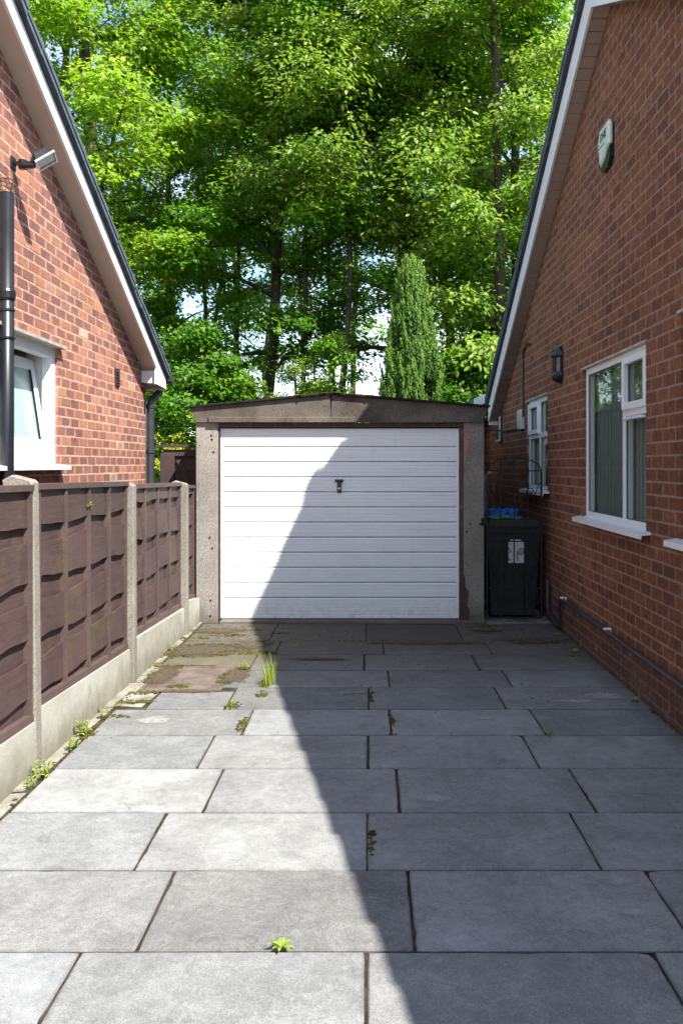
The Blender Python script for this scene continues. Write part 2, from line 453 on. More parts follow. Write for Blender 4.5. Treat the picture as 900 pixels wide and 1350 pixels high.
g = M('rusty_manhole_cover', .8, .3)
c = g.mix(g.rng(g.noise(6, 7, .7), .35, .65), (.095, .070, .058), (.175, .138, .115)); c = g.mix(g.rng(g.noise(3, 5), .5, .7, 0, .5), c, (.16, .14, .12))
g.col(c); g.bump(g.noise(70, 5, .8), .6, .003); MT['rust'] = g.m
g = M('moss', 1, .1); g.col(g.mix(g.rng(g.noise(9, 5), .35, .65), (.040, .032, .012), (.125, .125, .025))); g.bump(g.noise(150, 4, .8), 1, .01); MT['moss'] = g.m
g = M('dry_litter', 1, .1); g.col(g.mix(g.rng(g.noise(30, 3), .35, .65), (.07, .04, .022), (.24, .18, .11))); MT['litter'] = g.m
g = M('bark', .95, .1)
gv = g.vscale(g.pos(), (1, 1, .25))
c = g.mix(g.rng(g.noise(9, 7, .7, gv), .35, .65), (.040, .033, .025), (.115, .095, .070)); c = g.mix(g.rng(g.noise(1.5, 4), .5, .7, 0, .45), c, (.075, .085, .04))
g.col(c); g.bump(g.noise(25, 6, .75, gv), 1, .02); MT['bark'] = g.m

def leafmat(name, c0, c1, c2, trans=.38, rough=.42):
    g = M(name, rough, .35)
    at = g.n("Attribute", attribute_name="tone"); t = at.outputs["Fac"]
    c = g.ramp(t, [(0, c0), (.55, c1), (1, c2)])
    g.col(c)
    tr = g.n("BsdfTranslucent"); g.put(tr.inputs[0], g.mix(1, c, (1.15, 1.25, .5), 'MULTIPLY'))
    mx = g.n("MixShader"); mx.inputs[0].default_value = trans
    g.t.links.new(g.b.outputs[0], mx.inputs[1]); g.t.links.new(tr.outputs[0], mx.inputs[2]); g.t.links.new(mx.outputs[0], g.out.inputs[0])
    return g.m
MT['leafA'] = leafmat('sycamore_leaf', (.095, .225, .016), (.175, .34, .024), (.32, .45, .045), .52)
MT['leafD'] = leafmat('deep_green_leaf', (.068, .185, .016), (.125, .275, .022), (.23, .37, .035), .52)
MT['leafY'] = leafmat('light_maple_leaf', (.16, .29, .02), (.27, .42, .035), (.43, .52, .065), .52)
MT['leafC'] = leafmat('cherry_leaf', (.13, .24, .026), (.24, .35, .05), (.42, .48, .12), .5)
MT['leafG'] = leafmat('golden_shrub_leaf', (.24, .28, .02), (.34, .37, .03), (.45, .45, .05))
MT['leafK'] = leafmat('conifer_spray', (.022, .075, .008), (.085, .19, .018), (.22, .34, .045), .25, .7)
MT['weed'] = leafmat('weed_leaf', (.15, .24, .03), (.27, .37, .05), (.40, .45, .09), .35)

# glass
g = M('window_glass', .02, .5)
tr = g.n("BsdfTransparent"); tr.inputs[0].default_value = (.88, .91, .89, 1)
gl = g.n("BsdfGlossy"); gl.inputs["Roughness"].default_value = .015; gl.inputs["Color"].default_value = (.9, .95, .92, 1)
fr = g.n("LayerWeight"); fr.inputs[0].default_value = .5
mx = g.n("MixShader"); g.put(mx.inputs[0], g.ma('ADD', g.ma('MULTIPLY', g.ma('POWER', fr.outputs[1], 5.0), .45), .03)); g.t.links.new(tr.outputs[0], mx.inputs[1]); g.t.links.new(gl.outputs[0], mx.inputs[2]); g.t.links.new(mx.outputs[0], g.out.inputs[0])
MT['glass'] = g.m
g = M('frosted_glass', .16, .6)
z = g.xyz()[2]
g.col(g.mix(g.rng(g.noise(2.4, 3), .35, .65), (.26, .38, .35), (.36, .50, .47))); g.bump(g.noise(75, 3), .3, .003); MT['frost'] = g.m
g = M('blind_fabric', .9, .1)
g.col(g.mix(g.rng(g.noise(3, 3), .4, .6), (.24, .265, .25), (.275, .30, .28))); MT['blind'] = g.m
MT['curtain'] = plain('pale_curtain', (.7, .66, .56), .9, .1, .15, 5)

# ------------------------------------------------------------------ the setting: ground and drive
mb = MB(); mb.box(-400, 400, -30, 700, -.5, -.06)
tag(mb.build('ground', MT['ground']), 'flat earth ground below the drive and the wood behind', kind='structure')
mb = MB(); mb.box(-1.75, 1.88, -4, 9.30, -.055, -.007)
drive = mb.build('driveway', MT['joint']); tag(drive, 'grey concrete slab driveway leading up to the garage', kind='structure')

XL0, XR0 = -1.655, 1.866
rowY = [-1.75, -1.155, -.565, .025, .615, 1.21, 1.80, 2.39, 2.98, 3.577, 4.17, 4.775, 5.365, 5.93, 6.52, 7.05, 7.64, 8.23, 9.13]
joints = {7: [-.941, -.005, .936], 8: [-.763, .155, 1.087], 9: [-.925, -.003, .925], 10: [-.760, .147, 1.055], 11: [-.904, 0, .908],
          12: [-.75, .139, 1.056], 13: [-.94, .005, .905], 14: [-.76, .154, 1.044], 15: [-.93, -.03, .872], 16: [-.79, .134, 1.05], 17: [-.90, -.02, .87]}
rs = random.Random(11)
def slab_obj(x0, x1, y0, y1, tone, name='paving_slab', gapx=.0042, gapy=.0045, dz=0):
    m = MB()
    j = lambda: rs.uniform(-.003, .003)
    X0, X1, Y0, Y1 = x0+gapx, x1-gapx, y0+gapy, y1-gapy
    c = .0035
    q = [(X0+j(), Y0+j()*.5), (X1+j(), Y0+j()*.5), (X1+j(), Y1+j()*.5), (X0+j(), Y1+j()*.5)]
    tx, ty = rs.uniform(-.0022, .0022), rs.uniform(-.0022, .0022); z0 = rs.uniform(-.0015, .0015)+dz
    cx, cy = (x0+x1)/2, (y0+y1)/2
    zz = lambda p: z0 + tx*(p[0]-cx) + ty*(p[1]-cy)
    out_, inn = [], []
    gx_, gy__ = rs.uniform(-.0018, .0012), rs.uniform(-.0018, .0012)
    corner = [rs.random() < .10 for _ in range(4)]
    for e in range(4):
        p0, p1 = q[e], q[(e+1) % 4]
        L_ = math.hypot(p1[0]-p0[0], p1[1]-p0[1]); ns = max(2, int(L_/.055)); nx, ny = -(p1[1]-p0[1])/L_, (p1[0]-p0[0])/L_
        for k in range(ns):
            t = k/ns; x = p0[0]+(p1[0]-p0[0])*t; y = p0[1]+(p1[1]-p0[1])*t
            d = rs.uniform(0, .0014)+(rs.uniform(.002, .006) if rs.random() < .05 else 0)
            if k == 0:
                d = .003+(rs.uniform(.004, .012) if corner[e] else 0)
                pv = q[e-1]; l2 = math.hypot(pv[0]-p0[0], pv[1]-p0[1])
                ix, iy = (p1[0]-p0[0])/L_+(pv[0]-p0[0])/l2, (p1[1]-p0[1])/L_+(pv[1]-p0[1])/l2
                out_.append((x+ix*d, y+iy*d)); inn.append((x+ix*(d+c), y+iy*(d+c)))
            else:
                out_.append((x+nx*d, y+ny*d)); cc = c*rs.uniform(.8, 1.5); inn.append((x+nx*(d+cc), y+ny*(d+cc)))
    n = len(out_)
    V = [(p[0], p[1], zz(p)) for p in inn]+[(p[0], p[1], zz(p)-c) for p in out_]+[(p[0], p[1], -.05) for p in out_]
    Fc = [tuple(range(n))]
    for k in range(n):
        b_ = (k+1) % n
        Fc.append((k+n, b_+n, b_, k)); Fc.append((k+2*n, b_+2*n, b_+n, k+n))
    m.add(V, Fc)
    t = tone
    return m.build(name, MT['slab'], drive, color=(t[0], t[1], t[2], 1))
def tone(k, kx):
    b = .210 + rs.uniform(-.038, .038)
    w_ = rs.uniform(-.004, .004)
    return (b-.001+w_, b+.002, b-.001-w_)
MAN = (-1.60, -1.075, 6.42, 7.16)
for k in range(len(rowY)-1):
    js = joints.get(k)
    if js is None: js = [-.93, 0, .93] if k % 2 else [-.76, .15, 1.07]
    xs = [XL0]+js+[XR0]
    for a in range(len(xs)-1):
        x0, x1, y0, y1 = xs[a], xs[a+1], rowY[k], rowY[k+1]
        t = tone(k, a)
        if k == 8 and a == 1: t = tuple(v*.82 for v in t)
        if k in (7, 8, 9, 10) and a == 0: t = tuple(v*1.08 for v in t)
        if k == 9 and a == 1: t = (.25, .252, .245)
        if k in (7,) and a == 0: t = tuple(v*1.04 for v in t)
        if k in (13, 14, 15): t = tuple(v*.86 for v in t)
        if k == 14 and a == 0:      # manhole takes this place
            slab_obj(-1.06, x1, y0, y1, tuple(v*.8 for v in t)); continue
        if k == 15 and a == 0: y0 = 7.19; t = (.17, .15, .11)
        if k == 13 and a == 0: x0, y1 = -1.46, 6.40
        if k == 17 and a == 2:
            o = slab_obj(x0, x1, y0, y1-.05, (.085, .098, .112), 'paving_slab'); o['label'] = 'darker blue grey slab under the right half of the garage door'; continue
        slab_obj(x0, x1, y0, y1, t)
# threshold in front of the garage
mb = MB(); mb.box(-1.50, 1.18, 9.145, 9.40, -.04, .022, .006)
o = mb.build('threshold', MT['pillar'], drive)
# strip right of the garage under the gate and beyond
mb = MB(); mb.box(1.19, 1.868, 9.14, 15.5, -.05, -.004)
tag(mb.build('side_path', MT['edging']), 'dirty concrete path running behind the iron gate', kind='structure')
# pale repair patches and bird splashes: thin cement skins
def blob(cx, cy, rx, ry, z, mat, name, n=22, seed=0, wob=.22):
    r_ = random.Random(seed); ph = [r_.uniform(0, 6.28) for _ in range(4)]
    V = [(cx, cy, z+.0006)]
    for k in range(n):
        a = 2*math.pi*k/n
        q = 1 + wob*(math.sin(2*a+ph[0])*.5+math.sin(3*a+ph[1])*.4+math.sin(5*a+ph[2])*.25)
        V.append((cx+rx*q*math.cos(a), cy+ry*q*math.sin(a), z))
    m = MB(); m.add(V, [(0, 1+k, 1+(k+1) % n) for k in range(n)]); return m.build(name, mat, drive)
def radial(g):
    gx, gy_, gz_ = g.xyz(g.n("TexCoord").outputs["Generated"])
    a = g.ma('SUBTRACT', gx, .5); b = g.ma('SUBTRACT', gy_, .5)
    return g.ma('MULTIPLY', g.ma('SQRT', g.ma('ADD', g.ma('MULTIPLY', a, a), g.ma('MULTIPLY', b, b))), 2.0)
g = M('cement_skin', .95, .1)
nz = g.rng(g.ma('ADD', g.noise(22, 7, .8), g.ma('MULTIPLY', g.ma('POWER', radial(g), 2.5), -.35)), .26, .48, 0, .62); g.col((.42, .41, .39))
tr = g.n("BsdfTransparent"); mx = g.n("MixShader"); g.put(mx.inputs[0], nz); g.t.links.new(tr.outputs[0], mx.inputs[1]); g.t.links.new(g.b.outputs[0], mx.inputs[2]); g.t.links.new(mx.outputs[0], g.out.inputs[0])
MT['skin'] = g.m
def at(px, py): 
    Y = 1910.4/(py-613.0); return ((px-485)*Y/F, Y)
for i, (px, py, rx, ry) in enumerate([(178, 1056, .075, .07), (572, 1053, .07, .06), (205, 950, .11, .075), (760, 925, .16, .045), (795, 918, .13, .10), (640, 948, .05, .04)]):
    X, Y = at(px, py); blob(X, Y, rx*1.25, ry*1.25, .0045, MT['skin'], 'cement_stain', 24, i+3)

g = M('soil_skin', 1, .1)
nz = g.rng(g.ma('ADD', g.noise(13, 9, .8), g.ma('MULTIPLY', g.ma('POWER', radial(g), 1.3), -.46)), .20, .36, 0, .88); g.col(g.mix(g.rng(g.noise(50, 4, .7), .35, .65), (.055, .042, .028), (.15, .12, .08)))
tr = g.n("BsdfTransparent"); mx = g.n("MixShader"); g.put(mx.inputs[0], nz); g.t.links.new(tr.outputs[0], mx.inputs[1]); g.t.links.new(g.b.outputs[0], mx.inputs[2]); g.t.links.new(mx.outputs[0], g.out.inputs[0])
g.bump(g.noise(60, 5, .8), 1, .008); MT['soil'] = g.m
for i, (px, py, rx, ry) in enumerate([(260, 858, .50, .42), (330, 850, .28, .30), (215, 890, .16, .50), (312, 892, .16, .40), (250, 912, .40, .07), (290, 832, .40, .22), (560, 848, .75, .13), (700, 845, .5, .22), (420, 870, .4, .06), (640, 832, .25, .14)]):
    X, Y = at(px, py); o = blob(X, Y, rx, ry, .0052+.0005*i, MT['soil'], 'soil_film', 40, i+30, .12)
# edging strip along the fence: broken pieces
y = .4; ed = MB()
k = 0
while y < 9.1:
    L_ = rs.uniform(.22, .5)
    x0 = -1.742; x1 = -1.662+rs.uniform(-.02, .0)
    if 6.3 < y < 7.2: x1 = -1.63
    m = MB(); q = [(x0, y+.008), (x1+rs.uniform(-.015, .0), y+.008+rs.uniform(-.02, .02)), (x1, y+L_-.006), (x0, y+L_-.006+rs.uniform(-.02, .02))]
    h = rs.uniform(-.006, .006)
    m.prism(q, 'z', -.05, h); m.build('edging_piece', MT['edging'], drive); y += L_; k += 1
# broken ground around the manhole
mb = MB(); mb.prism([(-1.735, 6.05), (-1.50, 6.0), (-1.47, 6.38), (-1.735, 6.42)], 'z', -.05, -.003); mb.build('mortar_bed', MT['edging'], drive)
mh = thing('manhole_cover', (-1.34, 6.79, 0), 'rusty pinkish steel manhole cover with moss along its edges', 'manhole cover')
mb = MB(); x0, x1, y0, y1 = MAN
mb.box(x0-.03, x0, y0-.03, y1+.03, -.045, .002); mb.box(x1, x1+.03, y0-.03, y1+.03, -.045, .002); mb.box(x0, x1, y0-.03, y0, -.045, .0015); mb.box(x0, x1, y1, y1+.03, -.045, .0015)
mb.build('frame', MT['rust'], mh)
mb = MB(); mb.box(x0+.005, x1-.005, y0+.005, y1-.005, -.04, .0)
n1, n2 = 22, 30
for a in range(n1):
    for b in range(n2):
        cx = x0+.03+(x1-x0-.06)*(a+.5)/n1; cy = y0+.03+(y1-y0-.06)*(b+.5)/n2
        ang = R(45) if (a+b) % 2 else R(-45); c_, s_ = math.cos(ang)*.009, math.sin(ang)*.009; w_ = .0025
        mb.add([(cx-c_, cy-s_, 0), (cx+s_*.3, cy-c_*.3, 0), (cx+c_, cy+s_, 0), (cx-s_*.3, cy+c_*.3, 0), (cx, cy, .0035)], [(0, 1, 4), (1, 2, 4), (2, 3, 4), (3, 0, 4)])
for hx in (x0+.06, x1-.06):
    mb.box(hx-.02, hx+.02, (y0+y1)/2-.01, (y0+y1)/2+.01, 0, .002)
mb.build('cover_plate', MT['rust'], mh)

# ------------------------------------------------------------------ moss, litter
def lumps(pts, name, mat, label):
    """flattened little domes"""
    V = []; Fc = []
    r_ = random.Random(5)
    for (x, y, z, s) in pts:
        b = len(V); n = 6; A0 = r_.uniform(0, 6)
        for lv, (rr, hh) in enumerate(((1, 0), (.75, .35))):
            for k in range(n):
                a = A0+2*math.pi*k/n; q = r_.uniform(.75, 1.2)
                V.append((x+s*rr*q*math.cos(a), y+s*rr*q*math.sin(a), z+s*hh*r_.uniform(.7, 1.2)))
        V.append((x, y, z+s*.5))
        for k in range(n):
            k2 = (k+1) % n
            Fc += [(b+k, b+k2, b+n+k2, b+n+k), (b+n+k, b+n+k2, b+2*n)]
    m = MB(); m.v = V; m.f = Fc; o = m.build(name, mat, None); return tag(o, label, kind='stuff')
pm = []; rm = random.Random(21)
def scatter(cx, cy, rx, ry, n, s0=.006, s1=.018, z=0):
    for _ in range(n):
        a = rm.uniform(0, 6.28); q = rm.uniform(0, 1)**.6
        pm.append((cx+rx*q*math.cos(a), cy+ry*q*math.sin(a), z-.002, rm.uniform(s0, s1)))
for px, py, rx, ry, n in [(250, 842, .20, .10, 150), (300, 838, .22, .07, 130), (330, 831, .12, .05, 60), (250, 863, .34, .10, 330), (320, 860, .26, .10, 220), (215, 868, .12, .10, 70),
                          (235, 905, .10, .05, 60), (205, 893, .07, .22, 170), (298, 895, .07, .20, 190), (240, 878, .3, .03, 130), (190, 913, .12, .05, 60), (320, 955, .035, .16, 60), (308, 930, .05, .1, 40), (352, 900, .05, .15, 60),
                          (490, 1110, .012, .13, 30), (489, 918, .014, .2, 30), (517, 950, .014, .12, 20), (370, 835, .1, .05, 30), (740, 848, .3, .03, 60), (755, 865, .2, .02, 30), (230, 830, .18, .05, 90), (280, 850, .30, .04, 160), (225, 880, .10, .05, 90), (175, 925, .16, .05, 60), (150, 945, .10, .05, 40), (345, 915, .04, .10, 50), (120, 965, .05, .15, 40), (345, 862, .15, .06, 90), (500, 845, .5, .012, 50), (640, 826, .12, .05, 60)]:
    X, Y = at(px, py); scatter(X, Y, rx, ry, n)
for k in range(500):  # along the joints, denser toward the garage
    r_i = rm.choice([11, 12, 13, 14, 15, 16, 17, 17, 16, 15])
    if rm.random() < .5:
        pm.append((rm.uniform(-1.6, 1.8), rowY[r_i]+rm.uniform(-.006, .006), -.004, rm.uniform(.003, .008)))
    else:
        pm.append((rm.choice(joints[r_i])+rm.uniform(-.006, .006), rm.uniform(rowY[r_i], rowY[r_i+1]), -.004, rm.uniform(.003, .009)))
for k in range(260): pm.append((-1.66+rm.uniform(-.03, .02), rm.uniform(3.5, 9.1), -.003, rm.uniform(.004, .014)))
for k in range(240): pm.append((1.862+rm.uniform(-.03, .0), rm.uniform(4.6, 9.1), -.003, rm.uniform(.004, .012)))
lumps(pm, 'moss', MT['moss'], 'olive moss growing in the slab joints and round the manhole')
# litter: tiny flakes and a twig
V = []; Fc = []
for k in range(650):
    Y = 9.1-abs(rm.gauss(0, 1))*1.6; X = rm.uniform(-1.6, 1.8)
    if k < 170: X = -1.3+rm.gauss(0, .25); Y = 8.7+rm.gauss(0, .25)
    if k > 600: X = 1.2+rm.gauss(0, .12); Y = 9.02+rm.gauss(0, .05)
    if Y > 9.12 or Y < 2.8: continue
    s = rm.uniform(.004, .012); a = rm.uniform(0, 6.28); b = len(V)
    V += [(X+s*math.cos(a), Y+s*math.sin(a), .006), (X-s*.4*math.sin(a), Y+s*.4*math.cos(a), .009+s*.3), (X-s*math.cos(a), Y-s*math.sin(a), .005), (X+s*.4*math.sin(a), Y-s*.4*math.cos(a), .005)]
    Fc.append((b, b+1, b+2, b+3))
m = MB(); m.v = V; m.f = Fc; tag(m.build('leaf_litter', MT['litter']), 'tiny dry flakes strewn over the slabs near the garage', kind='stuff')
X, Y = at(452, 918)
mb = MB(); mb.tube([(X, Y, .008), (X+.08, Y+.03, .012), (X+.16, Y+.035, .008), (X+.25, Y+.09, .010)], [.003, .0025, .002, .001], 5); mb.tube([(X+.16, Y+.035, .008), (X+.22, Y+.01, .014)], [.0015, .0008], 4)
tag(mb.build('twig', MT['litter']), 'thin brown twig lying on the shaded slabs before the garage', 'twig')

# ------------------------------------------------------------------ walls of single bricks
def pxpy(x, y, z): return 485+F*x/y, 613-F*(z-EYE)/y
def clip(poly, a, b, c):      # keep a*y+b*z<=c
    out = []
    for i in range(len(poly)):
        p, q = poly[i], poly[(i+1) % len(poly)]
        dp, dq = a*p[0]+b*p[1]-c, a*q[0]+b*q[1]-c
        if dp <= 0: out.append(p)
        if dp*dq < 0:
            t = dp/(dp-dq); out.append((p[0]+t*(q[0]-p[0]), p[1]+t*(q[1]-p[1])))
    return out
def brick_wall(part, fx, out, ch, L, z0, ya, yb, halfplanes, topmax, openings, mat, seen, nmax=300, joint=.0135, seed=1, jv=None):
    jv = jv or joint
    r_ = random.Random(seed)
    full = []; odd = []
    nrow = int((topmax-z0)/ch)+1
    for row in range(nrow):
        za, zb = z0+row*ch, z0+(row+1)*ch
        if zb < .0: continue
        u0 = int(math.floor(ya/L+row*.5))-1; u1 = int(math.ceil(yb/L+row*.5))+1
        for u in range(u0, u1):
            a, b = (u-row*.5)*L, (u+1-row*.5)*L
            segs = [(a+jv/2, b-jv/2)]
            whole = True
            if segs[0][0] < ya or segs[0][1] > yb:
                whole = False; segs = [(max(ya, segs[0][0]), min(yb, segs[0][1]))]
            for (oy0, oy1, oz0, oz1) in openings:
                if (za+zb)/2 > oz0 and (za+zb)/2 < oz1:
                    ns = []
                    for s in segs:
                        if s[1] <= oy0 or s[0] >= oy1: ns.append(s); continue
                        whole = False
                        if s[0] < oy0: ns.append((s[0], oy0+.003))
                        if s[1] > oy1: ns.append((oy1-.003, s[1]))
                    segs = ns
            for s in segs:
                if s[1]-s[0] < .02: continue
                P = [(s[0], za+joint/2), (s[1], za+joint/2), (s[1], zb-joint/2), (s[0], zb-joint/2)]
                P2 = P
                for hp in halfplanes: P2 = clip(P2, *hp)
                if len(P2) < 3: continue
                if len(P2) == 4 and all(abs(p[0]-q[0])+abs(p[1]-q[1]) < 1e-6 for p, q in zip(P, P2)) and whole:
                    full.append(((a+b)/2, (za+zb)/2))
                else: odd.append(P2)
    def score(c):
        y, z = c
        if y < .5: return -1
        px, py = pxpy(fx, y, z)
        if not seen(px, py): return -1
        return (1.0/y)**3
    full.sort(key=score, reverse=True)
    w2, h2 = L/2-jv/2, ch/2-joint/2
    def ringverts(y, z, pr, jx):
        c = .0009
        V = []
        for (sy, sz) in ((-1, -1), (1, -1), (1, 1), (-1, 1)):
            V.append((out*(pr+jx*sy*sz*.3), y+sy*(w2-c), z+sz*(h2-c)))
        for (sy, sz) in ((-1, -1), (1, -1), (1, 1), (-1, 1)): V.append((out*(pr-c), y+sy*w2, z+sz*h2))
        for (sy, sz) in ((-1, -1), (1, -1), (1, 1), (-1, 1)): V.append((out*(pr-.03), y+sy*w2, z+sz*h2))
        return V
    FS = [(0, 1, 2, 3)]+[(k+4, (k+1) % 4+4, (k+1) % 4, k) for k in range(4)]+[(k+8, (k+1) % 4+8, (k+1) % 4+4, k+4) for k in range(4)]
    if out < 0: FS = [tuple(q[::-1]) for q in FS]
    vars_ = []
    for k in range(6):
        V = [Vector(p) for p in ringverts(0, 0, 0, r_.uniform(-.0008, .0008))]
        V = [(p.x, p.y+r_.uniform(-.0026, .0026), p.z+r_.uniform(-.0022, .0022)) for p in V]
        vars_.append(mesh_from('brick', V, FS, mat))
    cut = [c for c in full[:nmax] if score(c) > 0]
    rest = full[len(cut):]
    for (y, z) in cut:
        inst('brick', r_.choice(vars_), (fx+out*r_.uniform(-.0006, .0010), y, z), part)
    m = MB()
    for (y, z) in rest:
        m.add([(fx+p[0]+out*r_.uniform(-.0005, .0005), p[1]+r_.uniform(-.001, .001), p[2]+r_.uniform(-.001, .001)) for p in ringverts(y, z, r_.uniform(-.0006, .0008), 0)], FS)
    for P in odd:
        pr = r_.uniform(-.0006, .0008)
        q = P if out > 0 else P[::-1]
        n = len(q)
        m.add([(fx+out*pr, p[0], p[1]) for p in q]+[(fx+out*(pr-.03), p[0], p[1]) for p in q],
              [tuple(range(n))]+[((k+1) % n, k, n+k, n+(k+1) % n) for k in range(n)])
    o = m.build('brickwork', mat, part); o['kind'] = 'stuff'

def wall_core(name, root, fx, out, thick, ya, yb, top, openings, mat, apex=None):
    """mortar body behind the bricks, in vertical strips round the openings"""
    m = MB(); x0 = fx-out*.0014; x1 = fx-out*thick
    cuts = sorted(set([ya, yb]+[v for o in openings for v in o[:2]]+([apex] if apex is not None and ya < apex < yb else [])))
    for a, b in zip(cuts[:-1], cuts[1:]):
        mid = (a+b)/2; zs = [(-.04, None)]
        ops = sorted([o for o in openings if o[0] < mid < o[1]], key=lambda o: o[2])
        z = -.04
        for o in ops:
            m.prism([(a, z), (b, z), (b, o[2]), (a, o[2])], 'x', x0, x1); z = o[3]
        m.prism([(a, z), (b, z), (b, top(b)), (a, top(a))], 'x', x0, x1)
    return recalc(m.build(name, mat, root))

def window(root, fx, out, oy0, oy1, oz0, oz1, rec, cols, name='window', sill=True, glass=None, back='blind', sillz=None, sash_fn=None, label=None):
    """cols: list of (y0,y1,[(z0,z1,opening?)...]) cells inside the opening; depth measured back from the face"""
    fw = .055; d0 = rec; d1 = rec+.065
    X = lambda d: fx-out*d
    m = MB()
    m.box(X(d0), X(d1), oy0, oy0+fw, oz0, oz1, .004); m.box(X(d0), X(d1), oy1-fw, oy1, oz0, oz1, .004)
    m.box(X(d0+.001), X(d1), oy0+fw, oy1-fw, oz1-fw, oz1, .003); m.box(X(d0+.001), X(d1), oy0+fw, oy1-fw, oz0, oz0+fw, .003)
    for i, c in enumerate(cols):
        if i > 0: m.box(X(d0+.002), X(d1), c[0]-.03, c[0]+.03, oz0+fw, oz1-fw, .003)
        for j, cell in enumerate(c[2][:-1]):
            m.box(X(d0+.003), X(d1), c[0]+(.03 if i else fw), c[1]-(.03 if i < len(cols)-1 else fw), cell[1]-.03, cell[1]+.03, .003)
    win = m.build('window', MT['upvc'], root)
    if label: win['label'] = label
    for i, c in enumerate(cols):
        for cell in c[2]:
            y0 = c[0]+(.03 if i else fw); y1 = c[1]-(.03 if i < len(cols)-1 else fw)
            z0 = cell[0]+(.03 if cell[0] > oz0+.01 else fw); z1 = cell[1]-(.03 if cell[1] < oz1-.01 else fw)
            if cell[2]:      # opening sash stands proud
                s = MB(); sw = .052; e = .012
                a0, a1, b0, b1 = y0-e, y1+e, z0-e, z1+e
                s.box(X(d0-.022), X(d0+.03), a0, a0+sw, b0, b1, .005); s.box(X(d0-.022), X(d0+.03), a1-sw, a1, b0, b1, .005)
                s.box(X(d0-.021), X(d0+.03), a0+sw, a1-sw, b0, b0+sw, .004); s.box(X(d0-.021), X(d0+.03), a0+sw, a1-sw, b1-sw, b1, .004)
                s.build('sash', MT['upvc'], win)
                y0, y1, z0, z1 = a0+sw, a1-sw, b0+sw, b1-sw
            g_ = MB(); g_.box(X(d0+.022), X(d0+.028), y0-.004, y1+.004, z0-.004, z1+.004); g_.build('pane', glass or MT['glass'], win)
            # black gasket
            k_ = MB(); t = .006
            k_.box(X(d0+.014), X(d0+.022), y0, y0+t, z0, z1); k_.box(X(d0+.014), X(d0+.022), y1-t, y1, z0, z1)
            k_.box(X(d0+.0145), X(d0+.022), y0+t, y1-t, z0, z0+t); k_.box(X(d0+.0145), X(d0+.022), y0+t, y1-t, z1-t, z1)
            k_.build('gasket', MT['black'], win)
    if sill:
        s = MB(); zt = oz0+.012
        s.prism([(X(d0), zt), (X(-.075), zt-.016), (X(-.075), zt-.052), (X(-.062), zt-.052), (X(-.062), zt-.03), (X(d0), zt-.022)], 'y', oy0-.10, oy1+.09)
        recalc(s.build('sill', MT['upvc'], win))
    # top drip trim
    s = MB(); s.box(X(-.012), X(d0+.02), oy0-.02, oy1+.05, oz1-.004, oz1+.014, .003); s.build('head_trim', MT['lead'], win)
    # room lining
    if back:
        s = MB(); D = .9
        a0, a1, b0, b1 = oy0-.02, oy1+.02, oz0-.02, oz1+.02
        xa, xb = X(.26), X(D)
        for q in [((xa, a0, b0), (xb, a0, b0), (xb, a0, b1), (xa, a0, b1)), ((xa, a1, b0), (xb, a1, b0), (xb, a1, b1), (xa, a1, b1)),
                  ((xa, a0, b0), (xb, a0, b0), (xb, a1, b0), (xa, a1, b0)), ((xa, a0, b1), (xb, a0, b1), (xb, a1, b1), (xa, a1, b1)), ((xb, a0, b0), (xb, a1, b0), (xb, a1, b1), (xb, a0, b1))]:
            s.add(q, [(0, 1, 2, 3)])
        s.build('room_lining', MT['dark'], win)
        s = MB(); V = []; Fc = []
        if back == 'blind':
            n = int((a1-a0)/.085)
            for k in range(n):
                yy = a0+.02+k*.085
                s.add([(X(.105), yy, b0+.04), (X(.109), yy+.088, b0+.04), (X(.109), yy+.088, b1-.03), (X(.105), yy, b1-.03)], [(0, 1, 2, 3)])
            s.build('blind', MT['blind'], win)
        else:
            for (c0, c1) in ((a0+.02, a0+.36), (a1-.30, a1-.02)):
                n = 30
                b = len(s.v)
                for k in range(n+1):
                    yy = c0+(c1-c0)*k/n; xx = X(.115+.014*math.sin(k*1.3))
                    s.v += [(xx, yy, b0+.03), (xx, yy, b1-.02)]
                for k in range(n): s.f.append((b+2*k, b+2*k+2, b+2*k+3, b+2*k+1))
            s.build('curtain', MT['curtain'], win, True)
    return win

# ------------------------------------------------------------------ right house
RX = 1.87; AP = 7.0; ZA = 5.15; SR = .489
rh = thing('house', (RX+2, 7, 0), 'brown brick gabled bungalow on the right with white windows, its wall in shade', 'house')
SN = .448
zr = lambda y: ZA-(SR*(y-AP) if y > AP else SN*(AP-y))
opsR = [(6.10, 7.89, -.05+14*.0855, -.05+29*.0855), (9.46, 10.68, -.05+16*.0855, -.05+28*.0855), (3.70, 5.42, -.05+14*.0855, -.05+30*.0855)]
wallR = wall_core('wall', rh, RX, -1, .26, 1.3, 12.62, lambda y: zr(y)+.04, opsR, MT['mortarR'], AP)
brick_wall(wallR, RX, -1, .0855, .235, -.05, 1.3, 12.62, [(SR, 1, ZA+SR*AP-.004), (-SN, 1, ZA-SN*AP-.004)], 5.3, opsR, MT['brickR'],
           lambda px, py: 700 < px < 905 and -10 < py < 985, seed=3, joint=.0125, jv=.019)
window(rh, RX, -1, *opsR[0], .025, [(6.10, 6.73, [(opsR[0][2], 1.985, False), (1.985, opsR[0][3], True)]), (6.73, 7.89, [(opsR[0][2], opsR[0][3], False)])], label='large white framed window nearer the camera')
window(rh, RX, -1, *opsR[1], .025, [(9.46, 10.02, [(opsR[1][2], 1.93, False), (1.93, opsR[1][3], False)]), (10.02, 10.68, [(opsR[1][2], 1.93, False), (1.93, opsR[1][3], True)])], back='curtain', label='small four light window beside the iron gate')
window(rh, RX, -1, *opsR[2], .025, [(3.70, 4.5, [(opsR[2][2], opsR[2][3], False)]), (4.5, 5.42, [(opsR[2][2], opsR[2][3], False)])])
